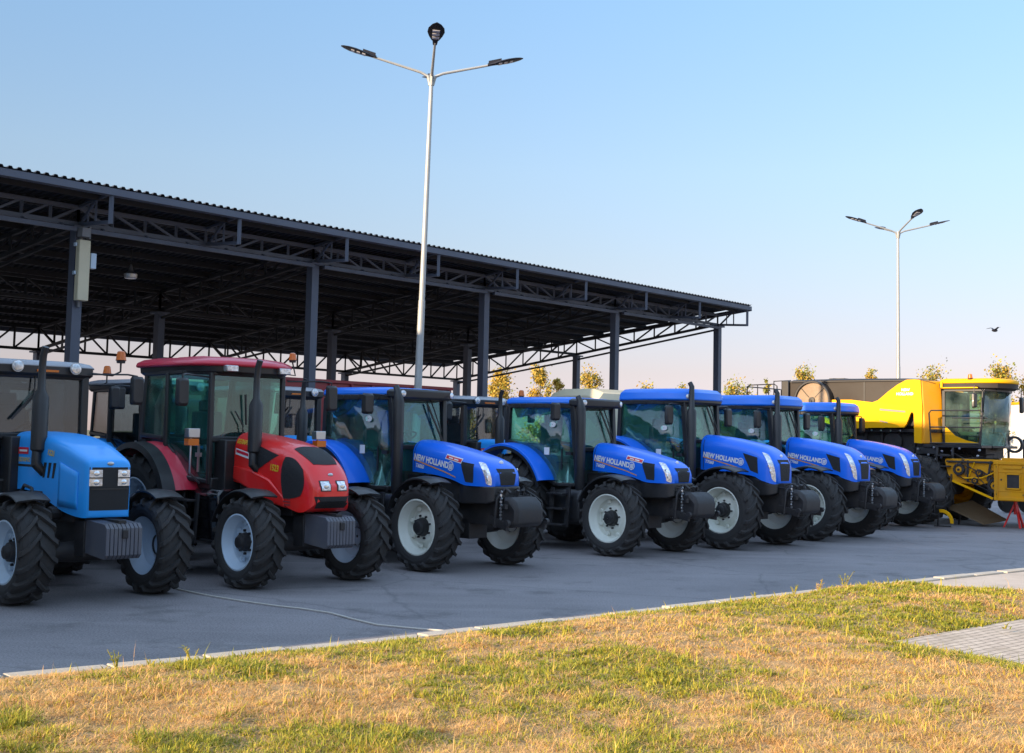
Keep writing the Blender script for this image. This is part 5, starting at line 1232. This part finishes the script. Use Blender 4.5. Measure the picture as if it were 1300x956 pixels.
# ------------------------------------------------------------------ trees
ML = [simple('golden_leaf', (.44, .29, .03), .6), simple('green_gold_leaf', (.20, .21, .03), .6), simple('brown_leaf', (.22, .13, .03), .7)]
M['bark'] = simple('bark', (.13, .10, .07), .9, 0, 0, 0, bmp=.5, bscale=20)
def tree(loc, h, w, label, seed, gold=.7, dens=1.0, conic=True):
    r = random.Random(seed); T = thing('tree', label, 'tree', loc, 0, 'autumn trees beyond the yard')
    t = MB(); t.tube([(0, 0, 0), (.04, .02, h * .35), (-.03, .03, h * .7), (.0, 0, h * .97)], [.10, .075, .045, .012], 7)
    ends = []
    for k in range(int(26)):
        z = h * r.uniform(.22, .93); a = r.uniform(0, 6.28); q = (1 - (z / h - .2) / .8) if conic else sin(pi * min(1, (z / h - .1)))
        L = w * (.25 + .85 * q) * r.uniform(.6, 1.15); e = Vector((cos(a) * L, sin(a) * L, z + L * r.uniform(.5, 1.3))); t.tube([(0, 0, z), (e.x * .5, e.y * .5, lerp(z, e.z, .4)), e], [.034, .024, .008], 5); ends.append((Vector((0, 0, z)), e))
    ends.append((Vector((0, 0, h * .8)), Vector((0, 0, h))))
    t.build('trunk', M['bark'], T)
    lf = MB()
    for a, e in ends:
        for c_ in range(3):
            u = r.uniform(.35, 1.08); cc = a.lerp(e, u); rad = w * r.uniform(.07, .17)
            dk = r.random()
            for j in range(int(44 * dens)):
                p = cc + Vector((r.gauss(0, rad), r.gauss(0, rad), r.gauss(0, rad * 1.2))); s = r.uniform(.035, .085)
                n = Vector((r.gauss(0, 1), r.gauss(0, 1), r.gauss(0, 1))).normalized(); v = n.orthogonal().normalized(); q = n.cross(v)
                g_ = r.random(); lf.k = 0 if g_ < gold * (1.2 if dk > .4 else .6) else (1 if g_ < .93 else 2)
                lf.add([p - v * s, p + q * s * .6, p + v * s, p - q * s * .6], [(0, 1, 2, 3)])
    lf.build('crown', ML, T, flat=True)
TR = [(-.55, 62, 5.5, 1.05, .85, 'narrow golden tree, leftmost of those in the gap right of the red trailer'), (-2.2, 66, 4.2, .8, .5, 'low thin tree top peeping over cabs just right of the red trailer'), (1.45, 62, 5.7, .95, .9, 'golden tree between the third front shed column and the end-bay rear column'), (2.35, 63, 5.2, .6, .8, 'slim golden tree touching the right side of a wider golden one'),
      (3.9, 62, 5.75, 1.1, .75, 'broad golden tree left of the fourth front shed column'), (6.7, 62, 5.2, .9, .6, 'low orange-brown treetop above the first big blue cab roof'), (9.0, 66, 5.3, 1.0, .35, 'dark sparse treetop above the first big blue cab roof, left of the last shed column'), (10.6, 60, 5.3, 1.3, .3, 'dark leafy tree at the last front shed column'),
      (16.3, 70, 6.7, 1.2, .55, 'green-gold treetop above the round screen of the combine'), (15.2, 75, 6.3, .5, .2, 'thin dark treetop above the combine service rail'), (21.5, 75, 6.9, .8, .7, 'tiny golden treetop above the dark combine tank'), (23.3, 70, 6.9, 1.5, .5, 'sparse treetop beside the distant lamp post, over the combine'), (23.2, 60, 6.5, 1.5, .65, 'golden tree rising behind the combine cab roof'), (25.3, 61, 5.8, 1.5, .7, 'wide golden tree at the right edge behind the combine cab')]
for i, (x, y, h, w, gd, lb) in enumerate(TR): tree((x, y, 0), h - (.5 if x > 6 else (.3 if x > 3 else .05)), w, lb, 100 + i, gd, 1.2 if gd > .6 else .7)

# ------------------------------------------------------------------ the unseen building, stepped to shape the long shadow over the yard
LX, LY = .76, .65                      # direction the sunlight travels
W0 = Vector((-6.20, 9.18, 0)); wd = Vector((-LY, LX, 0)); bd = Vector((-LX, -LY, 0))
T = thing('warehouse', 'plain pale unseen warehouse left of the yard casting the long evening shadow', 'warehouse', W0, math.atan2(wd.y, wd.x))
M['wall'] = simple('warehouse_cladding', (.78, .76, .72), .7, 0, 0, .2)
HB = 10.0
b = MB(); b.box(0, 9.3, 0, 7, 0, HB); b.box(9.3, 25, .02, 7, 0, 7.9)
for i in range(9): b.box(i * 1.03 + .4, i * 1.03 + .46, -.03, .0, .3, HB - .2)
b.build('wall', M['wall'], T, bevel=.02)
b = MB(); b.box(-.0, 9.3, -.0, 7.1, HB, HB + .10); b.box(9.3, 25.1, -.0, 7.1, 7.9, 8.0); b.build('roof', M['roofsheet'], T)
for i in range(5):
    b = MB(); b.box(1 + i * 4.6, 3.4 + i * 4.6, -.05, .0, 1, 3.4); wn_ = b.build('window', M['clear'], T); b = MB()
    for x_ in (1.0, 2.2, 3.4): b.box(x_ - .04 + i * 4.6, x_ + .04 + i * 4.6, -.08, -.05, 1, 3.4)
    b.build('window_frame', M['grey'], wn_)

# ------------------------------------------------------------------ light
EL = 14.0; az = math.atan2(-LX, -LY)     # azimuth of the sun, clockwise from +Y
w = bpy.data.worlds.new('World'); S.world = w; w.use_nodes = True; nt = w.node_tree; bg = nt.nodes['Background']
sk = nt.nodes.new('ShaderNodeTexSky'); sk.sky_type = 'NISHITA'; sk.sun_disc = False; sk.sun_elevation = R(EL); sk.sun_rotation = az % (2 * pi)
sk.air_density = 1.0; sk.dust_density = .2; sk.ozone_density = 3; sk.altitude = 0
tc = nt.nodes.new('ShaderNodeTexCoord'); sx = nt.nodes.new('ShaderNodeSeparateXYZ'); nt.links.new(tc.outputs['Generated'], sx.inputs[0])
cr = nt.nodes.new('ShaderNodeValToRGB'); nt.links.new(sx.outputs['Z'], cr.inputs[0]); e = cr.color_ramp.elements; TK = 5.4
STOPS = [(.0, (.48, .41, .62)), (.017, (.50, .415, .61)), (.052, (.59, .42, .485)), (.087, (.68, .485, .50)), (.139, (.80, .60, .55)), (.208, (.94, .755, .67)), (.276, (1.0, .86, .78)), (.342, (1.06, .97, .89)), (.52, (3.5, 2.6, 2.0)), (1, (5.4, 3.8, 2.75))]  # upper stops lifted past natural sky brightness, added as fill light
e[0].position = 0; e[0].color = (*[c / TK for c in STOPS[0][1]], 1); e[1].position = 1; e[1].color = (*[c / TK for c in STOPS[-1][1]], 1)
for p_, c_ in STOPS[1:-1]: q_ = e.new(p_); q_.color = (*[c / TK for c in c_], 1)
mu = nt.nodes.new('ShaderNodeVectorMath'); mu.operation = 'MULTIPLY'; nt.links.new(sk.outputs[0], mu.inputs[0]); nt.links.new(cr.outputs[0], mu.inputs[1])
m2_ = nt.nodes.new('ShaderNodeVectorMath'); m2_.operation = 'SCALE'; m2_.inputs['Scale'].default_value = TK; nt.links.new(mu.outputs[0], m2_.inputs[0])
nt.links.new(m2_.outputs[0], bg.inputs[0]); bg.inputs[1].default_value = .15
ld = bpy.data.lights.new('Sun', 'SUN'); ld.energy = 4.8; ld.angle = R(.5); ld.color = (1, .76, .50)
lo = bpy.data.objects.new('Sun', ld); COL.objects.link(lo)
dirv = Vector((LX * cos(R(EL)), LY * cos(R(EL)), -sin(R(EL)))); lo.rotation_euler = dirv.to_track_quat('-Z', 'Y').to_euler()

# ------------------------------------------------------------------ camera
cd = bpy.data.cameras.new('Camera'); cam = bpy.data.objects.new('Camera', cd); COL.objects.link(cam)
cd.sensor_width = 36; cd.lens = 36 * 1600 / 1300; cd.shift_y = -45 / 1300; cd.clip_end = 5000; cd.clip_start = .1
pt = math.atan(122 / 1600); rl = R(1.2)
fwv = Vector((0, cos(pt), sin(pt))); rt_ = Vector((1, 0, 0)); up_ = rt_.cross(fwv)
Rv = rt_ * cos(rl) + up_ * sin(rl); Uv = -rt_ * sin(rl) + up_ * cos(rl)
cam.matrix_world = Matrix(((Rv.x, Uv.x, -fwv.x, 0), (Rv.y, Uv.y, -fwv.y, 0), (Rv.z, Uv.z, -fwv.z, 2.1), (0, 0, 0, 1)))
S.camera = cam
S.view_settings.view_transform = 'Standard'; S.view_settings.look = 'None'; S.view_settings.gamma = 1; S.view_settings.exposure = 1.0
